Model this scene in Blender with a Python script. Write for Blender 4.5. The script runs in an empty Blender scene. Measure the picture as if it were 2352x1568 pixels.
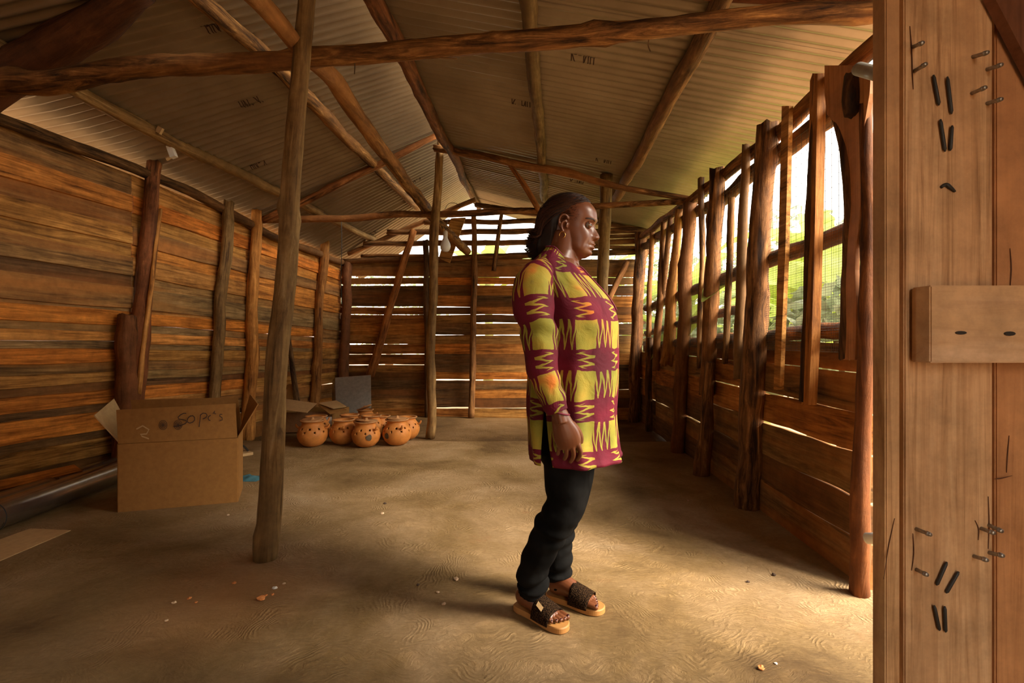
import bpy, bmesh, math, random
import numpy as np
from mathutils import Vector, Matrix, noise as mnoise
random.seed(7)
C = bpy.context.scene.collection
sc = bpy.context.scene
PI = math.pi

# ------------------------------------------------------------------ camera, sky, exposure
FPX, UC, VC, H = 1100.0, 1176.0, 784.0, 1.07
cam_d = bpy.data.cameras.new('camera'); cam = bpy.data.objects.new('camera', cam_d); C.objects.link(cam)
cam.location = (0, 0, H); cam.rotation_euler = (PI / 2, 0, 0)
cam_d.sensor_width = 36; cam_d.lens = 36 * FPX / 2352; cam_d.clip_start = 0.05; cam_d.clip_end = 200
sc.camera = cam
sc.view_settings.view_transform = 'Standard'; sc.view_settings.look = 'None'
sc.view_settings.gamma = 1; sc.view_settings.use_curve_mapping = False
sc.view_settings.exposure = -0.75
w = bpy.data.worlds.new('sky'); sc.world = w; w.use_nodes = True
nt = w.node_tree; bgn = nt.nodes['Background']
tc = nt.nodes.new('ShaderNodeTexCoord'); sp = nt.nodes.new('ShaderNodeSeparateXYZ'); cr = nt.nodes.new('ShaderNodeValToRGB')
nt.links.new(tc.outputs['Generated'], sp.inputs[0]); nt.links.new(sp.outputs['Z'], cr.inputs[0])
cr.color_ramp.elements[0].color = (1.0, 0.92, 0.78, 1); cr.color_ramp.elements[1].color = (0.88, 0.92, 0.95, 1)
nt.links.new(cr.outputs[0], bgn.inputs['Color']); bgn.inputs['Strength'].default_value = 8.0
# soft sun behind thin cloud, high over the right-hand side
sd = bpy.data.lights.new('hazy_sun', 'SUN'); sd.energy = 30.0; sd.angle = math.radians(32); sd.color = (1.0, 0.90, 0.74)
so = bpy.data.objects.new('hazy_sun', sd); C.objects.link(so); so.rotation_euler = (math.radians(22), math.radians(48), 0)
try:
    sc.cycles.use_denoising = True
    sc.cycles.max_bounces = 8; sc.cycles.diffuse_bounces = 3; sc.cycles.glossy_bounces = 4
    sc.cycles.sample_clamp_indirect = 8
except Exception: pass

# ------------------------------------------------------------------ helpers
def ray(u, v): return Vector(((u - UC) / FPX, 1.0, (VC - v) / FPX))
def P(u, v, Y): r = ray(u, v); return Vector((r.x * Y, Y, H + r.z * Y))
def F(u, v, z=0.0): return P(u, v, (H - z) * FPX / (v - VC))
class Wall:
    def __init__(s, a, b):
        s.a = Vector(a); s.b = Vector(b); d = (s.b - s.a); s.d = d.normalized(); s.n = Vector((-s.d.y, s.d.x))
        if s.n.dot(-s.a) < 0: s.n = -s.n      # n points to the camera side (indoors)
    def hit(s, u, v, off=0.0):
        r = ray(u, v); o = s.a + s.n * off
        Y = s.n.dot(o) / (s.n.x * r.x + s.n.y)
        return P(u, v, Y)
    def at(s, t, z, off=0.0):              # t metres along from a
        p = s.a + s.d * t + s.n * off; return Vector((p.x, p.y, z))
    def t(s, p): return (Vector((p.x, p.y)) - s.a).dot(s.d)
WL = Wall((-3.35, 3.13), (-2.49, 7.09))
WR = Wall((1.50, 2.06), (1.73, 6.60))
WB = Wall((-2.49, 7.09), (1.73, 6.60))

def WM(o):
    if o.parent is None: return o.matrix_basis.copy()
    return WM(o.parent) @ o.matrix_parent_inverse @ o.matrix_basis
def put(o, parent):
    C.objects.link(o)
    if parent is not None:
        o.parent = parent; o.matrix_parent_inverse = WM(parent).inverted()
    return o
def tag(o, label=None, cat=None, group=None, kind=None):
    if label: o['label'] = label
    if cat: o['category'] = cat
    if group: o['group'] = group
    if kind: o['kind'] = kind
    return o
def empty(name, loc=(0, 0, 0), rz=0.0, parent=None):
    o = bpy.data.objects.new(name, None); o.matrix_basis = Matrix.Translation(loc) @ Matrix.Rotation(rz, 4, 'Z')
    o.empty_display_size = .05
    return put(o, parent)
def mk(name, V, Fc, mat, parent=None, M=None, smooth=False, uv=None, color=None):
    me = bpy.data.meshes.new(name); me.from_pydata([tuple(v) for v in V], [], [tuple(f) for f in Fc]); me.update()
    if smooth: me.polygons.foreach_set('use_smooth', [True] * len(me.polygons))
    if uv is not None:
        l = me.uv_layers.new(name='UVMap')
        li = np.empty(len(me.loops), dtype=np.int32); me.loops.foreach_get('vertex_index', li)
        l.data.foreach_set('uv', np.asarray(uv, dtype=np.float32)[li].ravel())
    me.materials.append(mat)
    o = bpy.data.objects.new(name, me)
    if M is not None: o.matrix_basis = M
    if color is not None: o.color = (*color, 1)
    return put(o, parent)
def frame(origin, xa, za):
    x = Vector(xa).normalized(); z = Vector(za); z = (z - x * z.dot(x)).normalized(); y = z.cross(x)
    M = Matrix((x, y, z)).transposed().to_4x4(); M.translation = origin; return M
def bake(o):
    dg = bpy.context.evaluated_depsgraph_get(); ev = o.evaluated_get(dg)
    me = bpy.data.meshes.new_from_object(ev); o.modifiers.clear(); o.data = me; return o

def board(name, A, B, Cc, D, th, mat, parent=None, color=None, wav=0.0, n=8, seed=None, nrm=None, bow=0.0):
    """A,B bottom left/right, Cc top right, D top left; th thickness away from nrm side"""
    rnd = random.Random(seed if seed is not None else random.random())
    A, B, Cc, D = map(Vector, (A, B, Cc, D)); o = (A + B + Cc + D) / 4
    xa = (B + Cc) / 2 - (A + D) / 2; za = (D + Cc) / 2 - (A + B) / 2
    M = frame(o, xa, za); Mi = M.inverted(); a, b, c, d = [Mi @ p for p in (A, B, Cc, D)]
    y0, y1 = -th / 2, th / 2
    s1, s2, s3 = rnd.random() * 50, rnd.random() * 50, rnd.random() * 50
    V = []; L = xa.length
    for i in range(n + 1):
        t = i / n; pb = a.lerp(b, t); pt = d.lerp(c, t)
        wb = wav * (mnoise.noise(Vector((t * L * 2.2, s1, 0))) * 1.3 + mnoise.noise(Vector((t * L * 6, s1, 5))) * .5)
        wt = wav * (mnoise.noise(Vector((t * L * 2.2, s2, 0))) * 1.3 + mnoise.noise(Vector((t * L * 6, s2, 5))) * .5)
        yy = bow * math.sin(PI * t) * (1 if s3 > 25 else -1)
        bev = min(.004, th * .25)
        for (p, w_, s) in ((pb, wb, 1), (pt, wt, -1)):
            z = p.z + w_
            if s == 1: V += [(p.x, y0 + yy, z + bev), (p.x, y1 + yy, z)]
            else: V += [(p.x, y1 + yy, z), (p.x, y0 + yy, z - bev)]
    Fc = []
    for i in range(n):
        k = i * 4
        for j in range(4): Fc.append((k + j, k + (j + 1) % 4, k + 4 + (j + 1) % 4, k + 4 + j))
    Fc.append((3, 2, 1, 0)); k = n * 4; Fc.append((k, k + 1, k + 2, k + 3))
    return mk(name, V, Fc, mat, parent, M, color=color)

def log(name, pts, rads, mat, parent=None, color=None, seg=12, rough=.10, wob=.15, seed=None, knots=0, step=.09, flat=1.0):
    """round timber along a polyline; local Z runs along it"""
    rnd = random.Random(seed if seed is not None else random.random())
    pts = [Vector(p) for p in pts]; a, b = pts[0], pts[-1]
    za = b - a; up = Vector((0, 0, 1)) if abs(za.normalized().z) < .8 else Vector((1, 0, 0))
    z = za.normalized(); x = up.cross(z).normalized(); y = z.cross(x)
    M = Matrix((x, y, z)).transposed().to_4x4(); M.translation = (a + b) / 2; Mi = M.inverted()
    lp = [Mi @ p for p in pts]; ds = [0]
    for i in range(1, len(lp)): ds.append(ds[-1] + (lp[i] - lp[i - 1]).length)
    L = ds[-1]; n = max(3, int(L / step)); s0 = rnd.random() * 100
    kn = [(rnd.random() * L, rnd.random() * 2 * PI, rnd.uniform(.15, .4)) for _ in range(knots)]
    V = []; Fc = []
    for i in range(n + 1):
        t = L * i / n; k = max(j for j in range(len(ds)) if ds[j] <= t + 1e-9); k = min(k, len(ds) - 2)
        f = (t - ds[k]) / (ds[k + 1] - ds[k]); c = lp[k].lerp(lp[k + 1], f); r = rads[k] * (1 - f) + rads[k + 1] * f
        e = min(1, i / 2, (n - i) / 2)
        c = c + Vector((mnoise.noise(Vector((t * 1.6, s0, 0))), mnoise.noise(Vector((t * 1.6, s0, 9))), 0)) * r * wob * 4 * e
        for j in range(seg):
            an = 2 * PI * j / seg
            q = 1 + rough * 1.6 * mnoise.noise(Vector((math.cos(an) * 1.2, math.sin(an) * 1.2 + s0, t * 5))) + rough * mnoise.noise(Vector((math.cos(an) * 3, math.sin(an) * 3 + s0, t * 9)))
            for (kt, ka, kh) in kn:
                da = (an - ka + PI) % (2 * PI) - PI
                q += kh * math.exp(-((t - kt) / (r * .8)) ** 2 - (da / .5) ** 2)
            rr = r * q
            zz = c.z
            if i in (0, n): zz += rnd.uniform(-.25, .25) * r
            V.append((c.x + rr * math.cos(an), c.y + rr * math.sin(an) * flat, zz))
    for i in range(n):
        for j in range(seg):
            Fc.append((i * seg + j, i * seg + (j + 1) % seg, (i + 1) * seg + (j + 1) % seg, (i + 1) * seg + j))
    V.append(tuple(lp[0])); V.append(tuple(lp[-1]))
    for j in range(seg):
        Fc.append((len(V) - 2, (j + 1) % seg, j)); Fc.append((len(V) - 1, n * seg + j, n * seg + (j + 1) % seg))
    o = mk(name, V, Fc, mat, parent, M, smooth=True, color=color)
    return o

def tubeV(pts, rads, seg=8, flat=None, cap=True, up=None):
    """returns verts, faces of a tube (world coords) with parallel frames"""
    pts = [Vector(p) for p in pts]; n = len(pts); V = []; Fc = []
    if up is None: up = Vector((0, 0, 1)) if abs((pts[1] - pts[0]).normalized().z) < .9 else Vector((1, 0, 0))
    prev = None
    for i, p in enumerate(pts):
        t = (pts[min(i + 1, n - 1)] - pts[max(i - 1, 0)]).normalized()
        if prev is None: x = up.cross(t).normalized()
        else: x = (prev - t * prev.dot(t)).normalized()
        prev = x; y = t.cross(x)
        ra, rb = (rads[i] if isinstance(rads[i], (tuple, list)) else (rads[i], rads[i]))
        for j in range(seg):
            a = 2 * PI * j / seg; V.append(p + x * ra * math.cos(a) + y * rb * math.sin(a))
    for i in range(n - 1):
        for j in range(seg): Fc.append((i * seg + j, i * seg + (j + 1) % seg, (i + 1) * seg + (j + 1) % seg, (i + 1) * seg + j))
    if cap:
        Fc.append(tuple(range(seg - 1, -1, -1))); Fc.append(tuple((n - 1) * seg + j for j in range(seg)))
    return V, Fc
def smoothpath(pts, vals, k=5):
    """catmull-rom resample of points and radii"""
    P_ = [Vector(p) for p in pts]; vv = [v if isinstance(v, (tuple, list)) else (v, v) for v in vals]
    Q = [P_[0]] + P_ + [P_[-1]]; W_ = [vv[0]] + vv + [vv[-1]]; out = []; ov = []
    def cr4(a, b, c, d, t): return .5 * ((2 * b) + (c - a) * t + (2 * a - 5 * b + 4 * c - d) * t * t + (3 * b - a - 3 * c + d) * t ** 3)
    for i in range(1, len(Q) - 2):
        for j in range(k):
            t = j / k; out.append(Vector([cr4(Q[i - 1][m], Q[i][m], Q[i + 1][m], Q[i + 2][m], t) for m in range(3)]))
            ov.append(tuple(cr4(W_[i - 1][m], W_[i][m], W_[i + 1][m], W_[i + 2][m], t) for m in range(2)))
    out.append(P_[-1]); ov.append(tuple(vv[-1])); return out, ov
class MB:
    def __init__(s): s.V = []; s.F = []
    def add(s, VF):
        k = len(s.V); s.V += [Vector(v) for v in VF[0]]; s.F += [tuple(i + k for i in f) for f in VF[1]]; return s
    def box(s, a, b, M=None):
        a = Vector(a); b = Vector(b); v = [Vector((x, y, z)) for z in (a.z, b.z) for y in (a.y, b.y) for x in (a.x, b.x)]
        if M is not None: v = [M @ p for p in v]
        return s.add((v, [(0, 2, 3, 1), (4, 5, 7, 6), (0, 1, 5, 4), (2, 6, 7, 3), (0, 4, 6, 2), (1, 3, 7, 5)]))
    def slab(s, quad, th, n=None):
        q = [Vector(p) for p in quad]; nn = (q[1] - q[0]).cross(q[-1] - q[0]).normalized() if n is None else Vector(n)
        m = len(q); v = q + [p + nn * th for p in q]
        return s.add((v, [tuple(range(m - 1, -1, -1)), tuple(range(m, 2 * m))] + [(i, (i + 1) % m, m + (i + 1) % m, m + i) for i in range(m)]))
    def build(s, name, mat, parent=None, smooth=False, color=None, org=None):
        if org is None: org = sum(s.V, Vector()) / len(s.V)
        if parent is None: lo = min(v.z for v in s.V); org = Vector((org[0], org[1], lo))
        V = [v - Vector(org) for v in s.V]
        return mk(name, V, s.F, mat, parent, Matrix.Translation(org), smooth, color=color)
def lathe(prof, seg=32):
    V = [Vector((r * math.cos(2 * PI * j / seg), r * math.sin(2 * PI * j / seg), z)) for (r, z) in prof for j in range(seg)]
    Fc = [(i * seg + j, i * seg + (j + 1) % seg, (i + 1) * seg + (j + 1) % seg, (i + 1) * seg + j) for i in range(len(prof) - 1) for j in range(seg)]
    return V, Fc

# ------------------------------------------------------------------ materials
def newmat(name):
    m = bpy.data.materials.new(name); m.use_nodes = True; return m, m.node_tree, m.node_tree.nodes['Principled BSDF']
def N(nt, t, **kw):
    n = nt.nodes.new(t)
    for k, v in kw.items():
        if k in n.inputs: n.inputs[k].default_value = v
        else: setattr(n, k, v)
    return n
def ramp(nt, cols, fac=None):
    r = nt.nodes.new('ShaderNodeValToRGB'); e = r.color_ramp.elements
    while len(e) < len(cols): e.new(.5)
    for el, (p, c) in zip(e, cols): el.position = p; el.color = (*c, 1)
    if fac is not None: nt.links.new(fac, r.inputs[0])
    return r
def mixc(nt, a, b, fac, mode='MIX'):
    m = nt.nodes.new('ShaderNodeMix'); m.data_type = 'RGBA'; m.blend_type = mode
    for s, v in ((6, a), (7, b)):
        if hasattr(v, 'is_output'): nt.links.new(v, m.inputs[s])
        else: m.inputs[s].default_value = (*v, 1)
    if hasattr(fac, 'is_output'): nt.links.new(fac, m.inputs[0])
    else: m.inputs[0].default_value = fac
    return m.outputs[2]
def mth(nt, op, a, b=None, c=None):
    m = nt.nodes.new('ShaderNodeMath'); m.operation = op
    for i, v in enumerate((a, b, c)):
        if v is None: continue
        if hasattr(v, 'is_output'): nt.links.new(v, m.inputs[i])
        else: m.inputs[i].default_value = v
    return m.outputs[0]
def wood(name, cols, scale=(1.5, 14, 14), patch=None, rough=.75, bump=.35, knot=None, pscale=1.0, bdist=.006, spec=.25):
    """grain follows the stretched axis of the piece's own coordinates"""
    m, nt, b = newmat(name); L = nt.links
    tcn = N(nt, 'ShaderNodeTexCoord'); oi = N(nt, 'ShaderNodeObjectInfo')
    off = mth(nt, 'MULTIPLY', oi.outputs['Random'], 40.0)
    mp = N(nt, 'ShaderNodeMapping'); mp.inputs['Scale'].default_value = scale; L.new(tcn.outputs['Object'], mp.inputs[0])
    n1 = N(nt, 'ShaderNodeTexNoise', noise_dimensions='4D', Scale=1.6, Detail=9, Roughness=.68, Distortion=.8); L.new(mp.outputs[0], n1.inputs['Vector']); L.new(off, n1.inputs['W'])
    r = ramp(nt, cols, n1.outputs['Fac'])
    col = r.outputs[0]
    mp2 = N(nt, 'ShaderNodeMapping'); mp2.inputs['Scale'].default_value = tuple(s * .22 * pscale for s in scale); L.new(tcn.outputs['Object'], mp2.inputs[0])
    n2 = N(nt, 'ShaderNodeTexNoise', noise_dimensions='4D', Scale=1.3, Detail=5, Roughness=.6); L.new(mp2.outputs[0], n2.inputs['Vector']); L.new(off, n2.inputs['W'])
    if patch:
        fr = ramp(nt, [(.46, (0, 0, 0)), (.6, (1, 1, 1))], n2.outputs['Fac'])
        f = mth(nt, 'MULTIPLY', fr.outputs[0], .85)
        col = mixc(nt, col, patch, f)
    n3 = N(nt, 'ShaderNodeTexNoise', noise_dimensions='4D', Scale=9, Detail=6, Roughness=.7); L.new(tcn.outputs['Object'], n3.inputs['Vector']); L.new(off, n3.inputs['W'])
    r3 = ramp(nt, [(.3, (.55, .55, .55)), (.62, (1.15, 1.15, 1.15))], n3.outputs['Fac'])
    col = mixc(nt, col, r3.outputs[0], .75, 'MULTIPLY')
    if knot:
        mk_ = N(nt, 'ShaderNodeMapping'); mk_.inputs['Scale'].default_value = tuple(max(.9, s * .33) for s in scale); L.new(tcn.outputs['Object'], mk_.inputs[0])
        vo = N(nt, 'ShaderNodeTexVoronoi', voronoi_dimensions='4D', Scale=1.0); L.new(mk_.outputs[0], vo.inputs['Vector']); L.new(off, vo.inputs['W'])
        kr = ramp(nt, [(.03, (1, 1, 1)), (.12, (0, 0, 0))], vo.outputs['Distance'])
        col = mixc(nt, col, knot, kr.outputs[0])
    col = mixc(nt, col, oi.outputs['Color'], 1.0, 'MULTIPLY')
    L.new(col, b.inputs['Base Color']); b.inputs['Roughness'].default_value = rough
    b.inputs['Specular IOR Level'].default_value = spec
    bp = N(nt, 'ShaderNodeBump', Strength=bump, Distance=bdist)
    hh = mth(nt, 'ADD', n1.outputs['Fac'], mth(nt, 'MULTIPLY', n3.outputs['Fac'], .5)); L.new(hh, bp.inputs['Height']); L.new(bp.outputs[0], b.inputs['Normal'])
    return m
def plain(name, col, rough=.6, metal=0.0, vary=.25, scale=12, bump=.1, spec=.4, bdist=.004):
    m, nt, b = newmat(name); L = nt.links
    tcn = N(nt, 'ShaderNodeTexCoord'); n = N(nt, 'ShaderNodeTexNoise', Scale=scale, Detail=6, Roughness=.65); L.new(tcn.outputs['Object'], n.inputs['Vector'])
    r = ramp(nt, [(.3, tuple(c * (1 - vary) for c in col)), (.7, tuple(min(1, c * (1 + vary)) for c in col))], n.outputs['Fac'])
    L.new(r.outputs[0], b.inputs['Base Color']); b.inputs['Roughness'].default_value = rough; b.inputs['Metallic'].default_value = metal
    b.inputs['Specular IOR Level'].default_value = spec
    if bump:
        bp = N(nt, 'ShaderNodeBump', Strength=bump, Distance=bdist); L.new(n.outputs['Fac'], bp.inputs['Height']); L.new(bp.outputs[0], b.inputs['Normal'])
    return m

M_PLANK = wood('rough_sawn_plank', [(.33, (.085, .040, .012)), (.44, (.34, .170, .045)), (.53, (.53, .285, .085)), (.66, (.72, .44, .16))], (1.2, 11, 17), knot=(.09, .035, .015), pscale=1.0)
M_GREY = wood('weathered_plank', [(.34, (.05, .028, .012)), (.44, (.19, .115, .05)), (.54, (.30, .19, .085)), (.66, (.48, .32, .16))], (1.2, 11, 17), patch=(.44, .21, .065), knot=(.10, .04, .015))
M_BARK = wood('bark_log', [(.38, (.022, .011, .006)), (.47, (.11, .060, .024)), (.56, (.25, .145, .062)), (.66, (.52, .34, .16))], (15, 15, 1.6), patch=(.30, .16, .07), bump=.8, bdist=.012)
M_POLE = wood('stripped_pole', [(.36, (.09, .05, .022)), (.48, (.26, .165, .075)), (.58, (.38, .26, .13)), (.68, (.56, .42, .25))], (16, 16, 1.4), patch=(.20, .13, .06), bump=.5)
M_SPLIT = wood('split_timber', [(.36, (.14, .055, .015)), (.48, (.46, .22, .055)), (.66, (.80, .46, .15))], (18, 18, 1.4), bump=.6)
M_DOOR = wood('planed_door_board', [(.34, (.22, .11, .05)), (.43, (.46, .28, .15)), (.52, (.62, .41, .24)), (.66, (.74, .53, .34))], (30, 8, 1.1), patch=(.55, .34, .19), rough=.55, bump=.25, bdist=.003, spec=.35)
M_DOORX = wood('planed_cross_board', [(.34, (.26, .14, .07)), (.46, (.60, .41, .26)), (.66, (.80, .61, .43))], (2.0, 8, 16), patch=(.60, .40, .22), knot=(.12, .05, .02), rough=.55, bump=.25, bdist=.003)
M_CARD = plain('cardboard', (.34, .16, .045), .85, vary=.12, scale=30, bump=.05, spec=.15)
M_CARDP = plain('pale_cardboard', (.56, .36, .17), .85, vary=.10, scale=30, bump=.05, spec=.15)
M_INK = plain('marker_ink', (.06, .03, .02), .6, vary=.1, bump=0)
M_NAIL = plain('nail_steel', (.34, .31, .27), .38, .85, vary=.35, scale=120)
M_CLAY = plain('fired_clay', (.56, .20, .04), .6, vary=.22, scale=14, bump=.15)
M_CLAYR = plain('clay_rim', (.50, .24, .09), .7, vary=.2, scale=30, bump=.15)
M_GALV = plain('galvanised_sheet', (.42, .42, .38), .38, .55, vary=.18, scale=25, bump=.05)
M_BULB = plain('frosted_bulb', (.85, .84, .82), .25, vary=.02, bump=0)
M_WIRE = plain('black_wire', (.03, .025, .02), .5, vary=.1, bump=0)
M_MESHW = plain('mesh_wire', (.10, .09, .07), .6, .2, vary=.1, bump=0)
M_WHITE = plain('white_plastic', (.75, .70, .62), .45, vary=.05, bump=0)

def roof_mat():
    m, nt, b = newmat('galvanised_roofing'); L = nt.links
    tcn = N(nt, 'ShaderNodeTexCoord'); n = N(nt, 'ShaderNodeTexNoise', Scale=2.2, Detail=7, Roughness=.6); L.new(tcn.outputs['Object'], n.inputs['Vector'])
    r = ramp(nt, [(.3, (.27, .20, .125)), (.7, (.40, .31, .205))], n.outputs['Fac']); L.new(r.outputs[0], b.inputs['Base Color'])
    b.inputs['Metallic'].default_value = .45; b.inputs['Roughness'].default_value = .42
    n2 = N(nt, 'ShaderNodeTexNoise', Scale=60, Detail=3); L.new(tcn.outputs['Object'], n2.inputs['Vector'])
    bp = N(nt, 'ShaderNodeBump', Strength=.08, Distance=.002); L.new(n2.outputs['Fac'], bp.inputs['Height']); L.new(bp.outputs[0], b.inputs['Normal'])
    return m
M_ROOF = roof_mat()

def floor_mat():
    m, nt, b = newmat('troweled_earth'); L = nt.links
    tcn = N(nt, 'ShaderNodeTexCoord'); co = tcn.outputs['Object']
    nb = N(nt, 'ShaderNodeTexNoise', Scale=1.1, Detail=8, Roughness=.62, Distortion=.4); L.new(co, nb.inputs['Vector'])
    r = ramp(nt, [(.34, (.19, .105, .034)), (.45, (.33, .20, .075)), (.56, (.45, .285, .135)), (.68, (.55, .38, .21))], nb.outputs['Fac']); col = r.outputs[0]
    nf = N(nt, 'ShaderNodeTexNoise', Scale=38, Detail=6, Roughness=.8); L.new(co, nf.inputs['Vector'])
    rf = ramp(nt, [(.3, (.72, .68, .62)), (.7, (1.12, 1.12, 1.12))], nf.outputs['Fac']); col = mixc(nt, col, rf.outputs[0], .8, 'MULTIPLY')
    ns = N(nt, 'ShaderNodeTexNoise', Scale=2.6, Detail=5, Roughness=.7); L.new(co, ns.inputs['Vector'])
    rs = ramp(nt, [(.62, (0, 0, 0)), (.74, (1, 1, 1))], ns.outputs['Fac']); col = mixc(nt, col, (.34, .15, .05), mth(nt, 'MULTIPLY', rs.outputs[0], .6))
    vd = nt.nodes.new('ShaderNodeVectorMath'); vd.operation = 'DISTANCE'; L.new(co, vd.inputs[0]); vd.inputs[1].default_value = (-1.22, 2.03, 0)
    st = ramp(nt, [(.0, (1, 1, 1)), (.62, (0, 0, 0))], mth(nt, 'ADD', vd.outputs['Value'], mth(nt, 'MULTIPLY', ns.outputs['Fac'], .25)))
    col = mixc(nt, col, (.52, .22, .07), mth(nt, 'MULTIPLY', st.outputs[0], .75))
    # troweling arcs: rings about scattered centres
    nd = N(nt, 'ShaderNodeTexNoise', Scale=2.0, Detail=3); L.new(co, nd.inputs['Vector'])
    vm = nt.nodes.new('ShaderNodeVectorMath'); vm.operation = 'ADD'; L.new(co, vm.inputs[0])
    vs = nt.nodes.new('ShaderNodeVectorMath'); vs.operation = 'SCALE'; L.new(nd.outputs['Color'], vs.inputs[0]); vs.inputs['Scale'].default_value = .45; L.new(vs.outputs[0], vm.inputs[1])
    vo = N(nt, 'ShaderNodeTexVoronoi', Scale=1.5); L.new(vm.outputs[0], vo.inputs['Vector'])
    nj = N(nt, 'ShaderNodeTexNoise', Scale=12, Detail=4); L.new(co, nj.inputs['Vector'])
    ph = mth(nt, 'ADD', mth(nt, 'MULTIPLY', vo.outputs['Distance'], 120.0), mth(nt, 'MULTIPLY', nj.outputs['Fac'], 9.0))
    ring = mth(nt, 'POWER', mth(nt, 'ABSOLUTE', mth(nt, 'SINE', ph)), 3.0)
    nm = N(nt, 'ShaderNodeTexNoise', Scale=4.5, Detail=4, Roughness=.7); L.new(co, nm.inputs['Vector'])
    msk = ramp(nt, [(.47, (0, 0, 0)), (.63, (1, 1, 1))], nm.outputs['Fac'])
    rh = mth(nt, 'MULTIPLY', ring, msk.outputs[0])
    # short scratches
    mp = N(nt, 'ShaderNodeMapping'); mp.inputs['Scale'].default_value = (9, 30, 1); mp.inputs['Rotation'].default_value = (0, 0, .5); L.new(vm.outputs[0], mp.inputs[0])
    n4 = N(nt, 'ShaderNodeTexNoise', Scale=3, Detail=7, Roughness=.75, Distortion=.6); L.new(mp.outputs[0], n4.inputs['Vector'])
    h = mth(nt, 'ADD', mth(nt, 'MULTIPLY', rh, .36), mth(nt, 'ADD', mth(nt, 'MULTIPLY', n4.outputs['Fac'], 1.1), mth(nt, 'MULTIPLY', nf.outputs['Fac'], .5)))
    h = mth(nt, 'ADD', h, mth(nt, 'MULTIPLY', nb.outputs['Fac'], 2.0))
    bp = N(nt, 'ShaderNodeBump', Strength=.9, Distance=.018); L.new(h, bp.inputs['Height']); L.new(bp.outputs[0], b.inputs['Normal'])
    oi = N(nt, 'ShaderNodeObjectInfo'); col = mixc(nt, col, oi.outputs['Color'], 1.0, 'MULTIPLY')
    L.new(col, b.inputs['Base Color']); b.inputs['Roughness'].default_value = .78; b.inputs['Specular IOR Level'].default_value = .3
    return m
M_FLOOR = floor_mat()
def leaf_mat(name, c1, c2):
    m, nt, b = newmat(name); L = nt.links
    tcn = N(nt, 'ShaderNodeTexCoord'); n = N(nt, 'ShaderNodeTexNoise', Scale=3, Detail=4); L.new(tcn.outputs['Object'], n.inputs['Vector'])
    r = ramp(nt, [(.35, c1), (.65, c2)], n.outputs['Fac']); L.new(r.outputs[0], b.inputs['Base Color']); b.inputs['Roughness'].default_value = .5
    tr = N(nt, 'ShaderNodeBsdfTranslucent'); L.new(r.outputs[0], tr.inputs['Color']); mx = N(nt, 'ShaderNodeMixShader'); mx.inputs[0].default_value = .45
    L.new(b.outputs[0], mx.inputs[1]); L.new(tr.outputs[0], mx.inputs[2]); L.new(mx.outputs[0], nt.nodes['Material Output'].inputs['Surface'])
    return m
M_BAN = leaf_mat('banana_leaf', (.36, .48, .07), (.55, .66, .16)); M_LEAF = leaf_mat('tree_leaf', (.20, .25, .13), (.52, .56, .36))
M_STEM = plain('banana_stem', (.30, .32, .12), .7, vary=.3, scale=6)
M_GROUND = plain('outdoor_ground', (.42, .27, .15), .95, vary=.4, scale=1.5, bump=.5)

# ------------------------------------------------------------------ floor and ground
def grid(name, x0, x1, y0, y1, z, nx, ny, mat, amp, parent=None, color=None, edge=None):
    V = []; Fc = []
    for j in range(ny + 1):
        for i in range(nx + 1):
            x = x0 + (x1 - x0) * i / nx; y = y0 + (y1 - y0) * j / ny
            if edge and j == ny: y += edge(x)
            V.append((x, y, z + amp * (mnoise.noise(Vector((x * 1.3, y * 1.3, 0))) + .4 * mnoise.noise(Vector((x * 4, y * 4, 3))))))
    for j in range(ny):
        for i in range(nx): a = j * (nx + 1) + i; Fc.append((a, a + 1, a + nx + 2, a + nx + 1))
    return mk(name, V, Fc, mat, parent, smooth=True, color=color)
floor = grid('floor', -4.6, 2.1, -1.2, 5.15, 0.0, 70, 66, M_FLOOR, .003, color=(1, 1, 1), edge=lambda x: .12 * mnoise.noise(Vector((x * 1.1, 3, 0))))
tag(floor, kind='structure', label='troweled tan earth floor with swirling arcs and rusty stains')
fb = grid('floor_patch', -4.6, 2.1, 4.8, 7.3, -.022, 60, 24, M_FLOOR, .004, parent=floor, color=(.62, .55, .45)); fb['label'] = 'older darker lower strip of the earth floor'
fe = MB().box((-4.6, -1.2, -.30), (2.1, 7.3, -.05)).build('floor_base', M_GROUND, floor)
gr = mk('ground', [(-40, -40, -.12), (40, -40, -.12), (40, 60, -.12), (-40, 60, -.12)], [(0, 1, 2, 3)], M_GROUND); tag(gr, kind='structure')

# ------------------------------------------------------------------ roof (the ceiling)
ceil_ = empty('ceiling', (0, 0, 0)); tag(ceil_, 'pitched roof of corrugated metal sheets on rough pole purlins', kind='structure')
def lin(p, q, Y): t = (Y - p[1]) / (q[1] - p[1]); return Vector([p[i] + (q[i] - p[i]) * t for i in range(3)])
RID = ((-.845, 2.85, 3.10), (-.56, 8.1, 3.345))
def ridge(Y): return lin(RID[0], RID[1], Y)
LE = ((-3.35, 3.13, 2.72), (-2.49, 7.09, 2.38)); RE = ((1.50, 2.05, 2.68), (1.73, 6.6, 2.66))
def eave(side, Y):
    e = LE if side < 0 else RE; p = lin(e[0], e[1], Y)
    if Y < e[0][1]: p.z = e[0][2] + (ridge(Y).z - ridge(e[0][1]).z)
    return p
def S(side, Y, b):      # b: 0 ridge, 1 wall line, >1 overhang
    r = ridge(Y); e = eave(side, Y); p = r + (e - r) * b
    if side < 0: p.z += .22 * (1 - min(1, max(0, b)))
    return p
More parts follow.
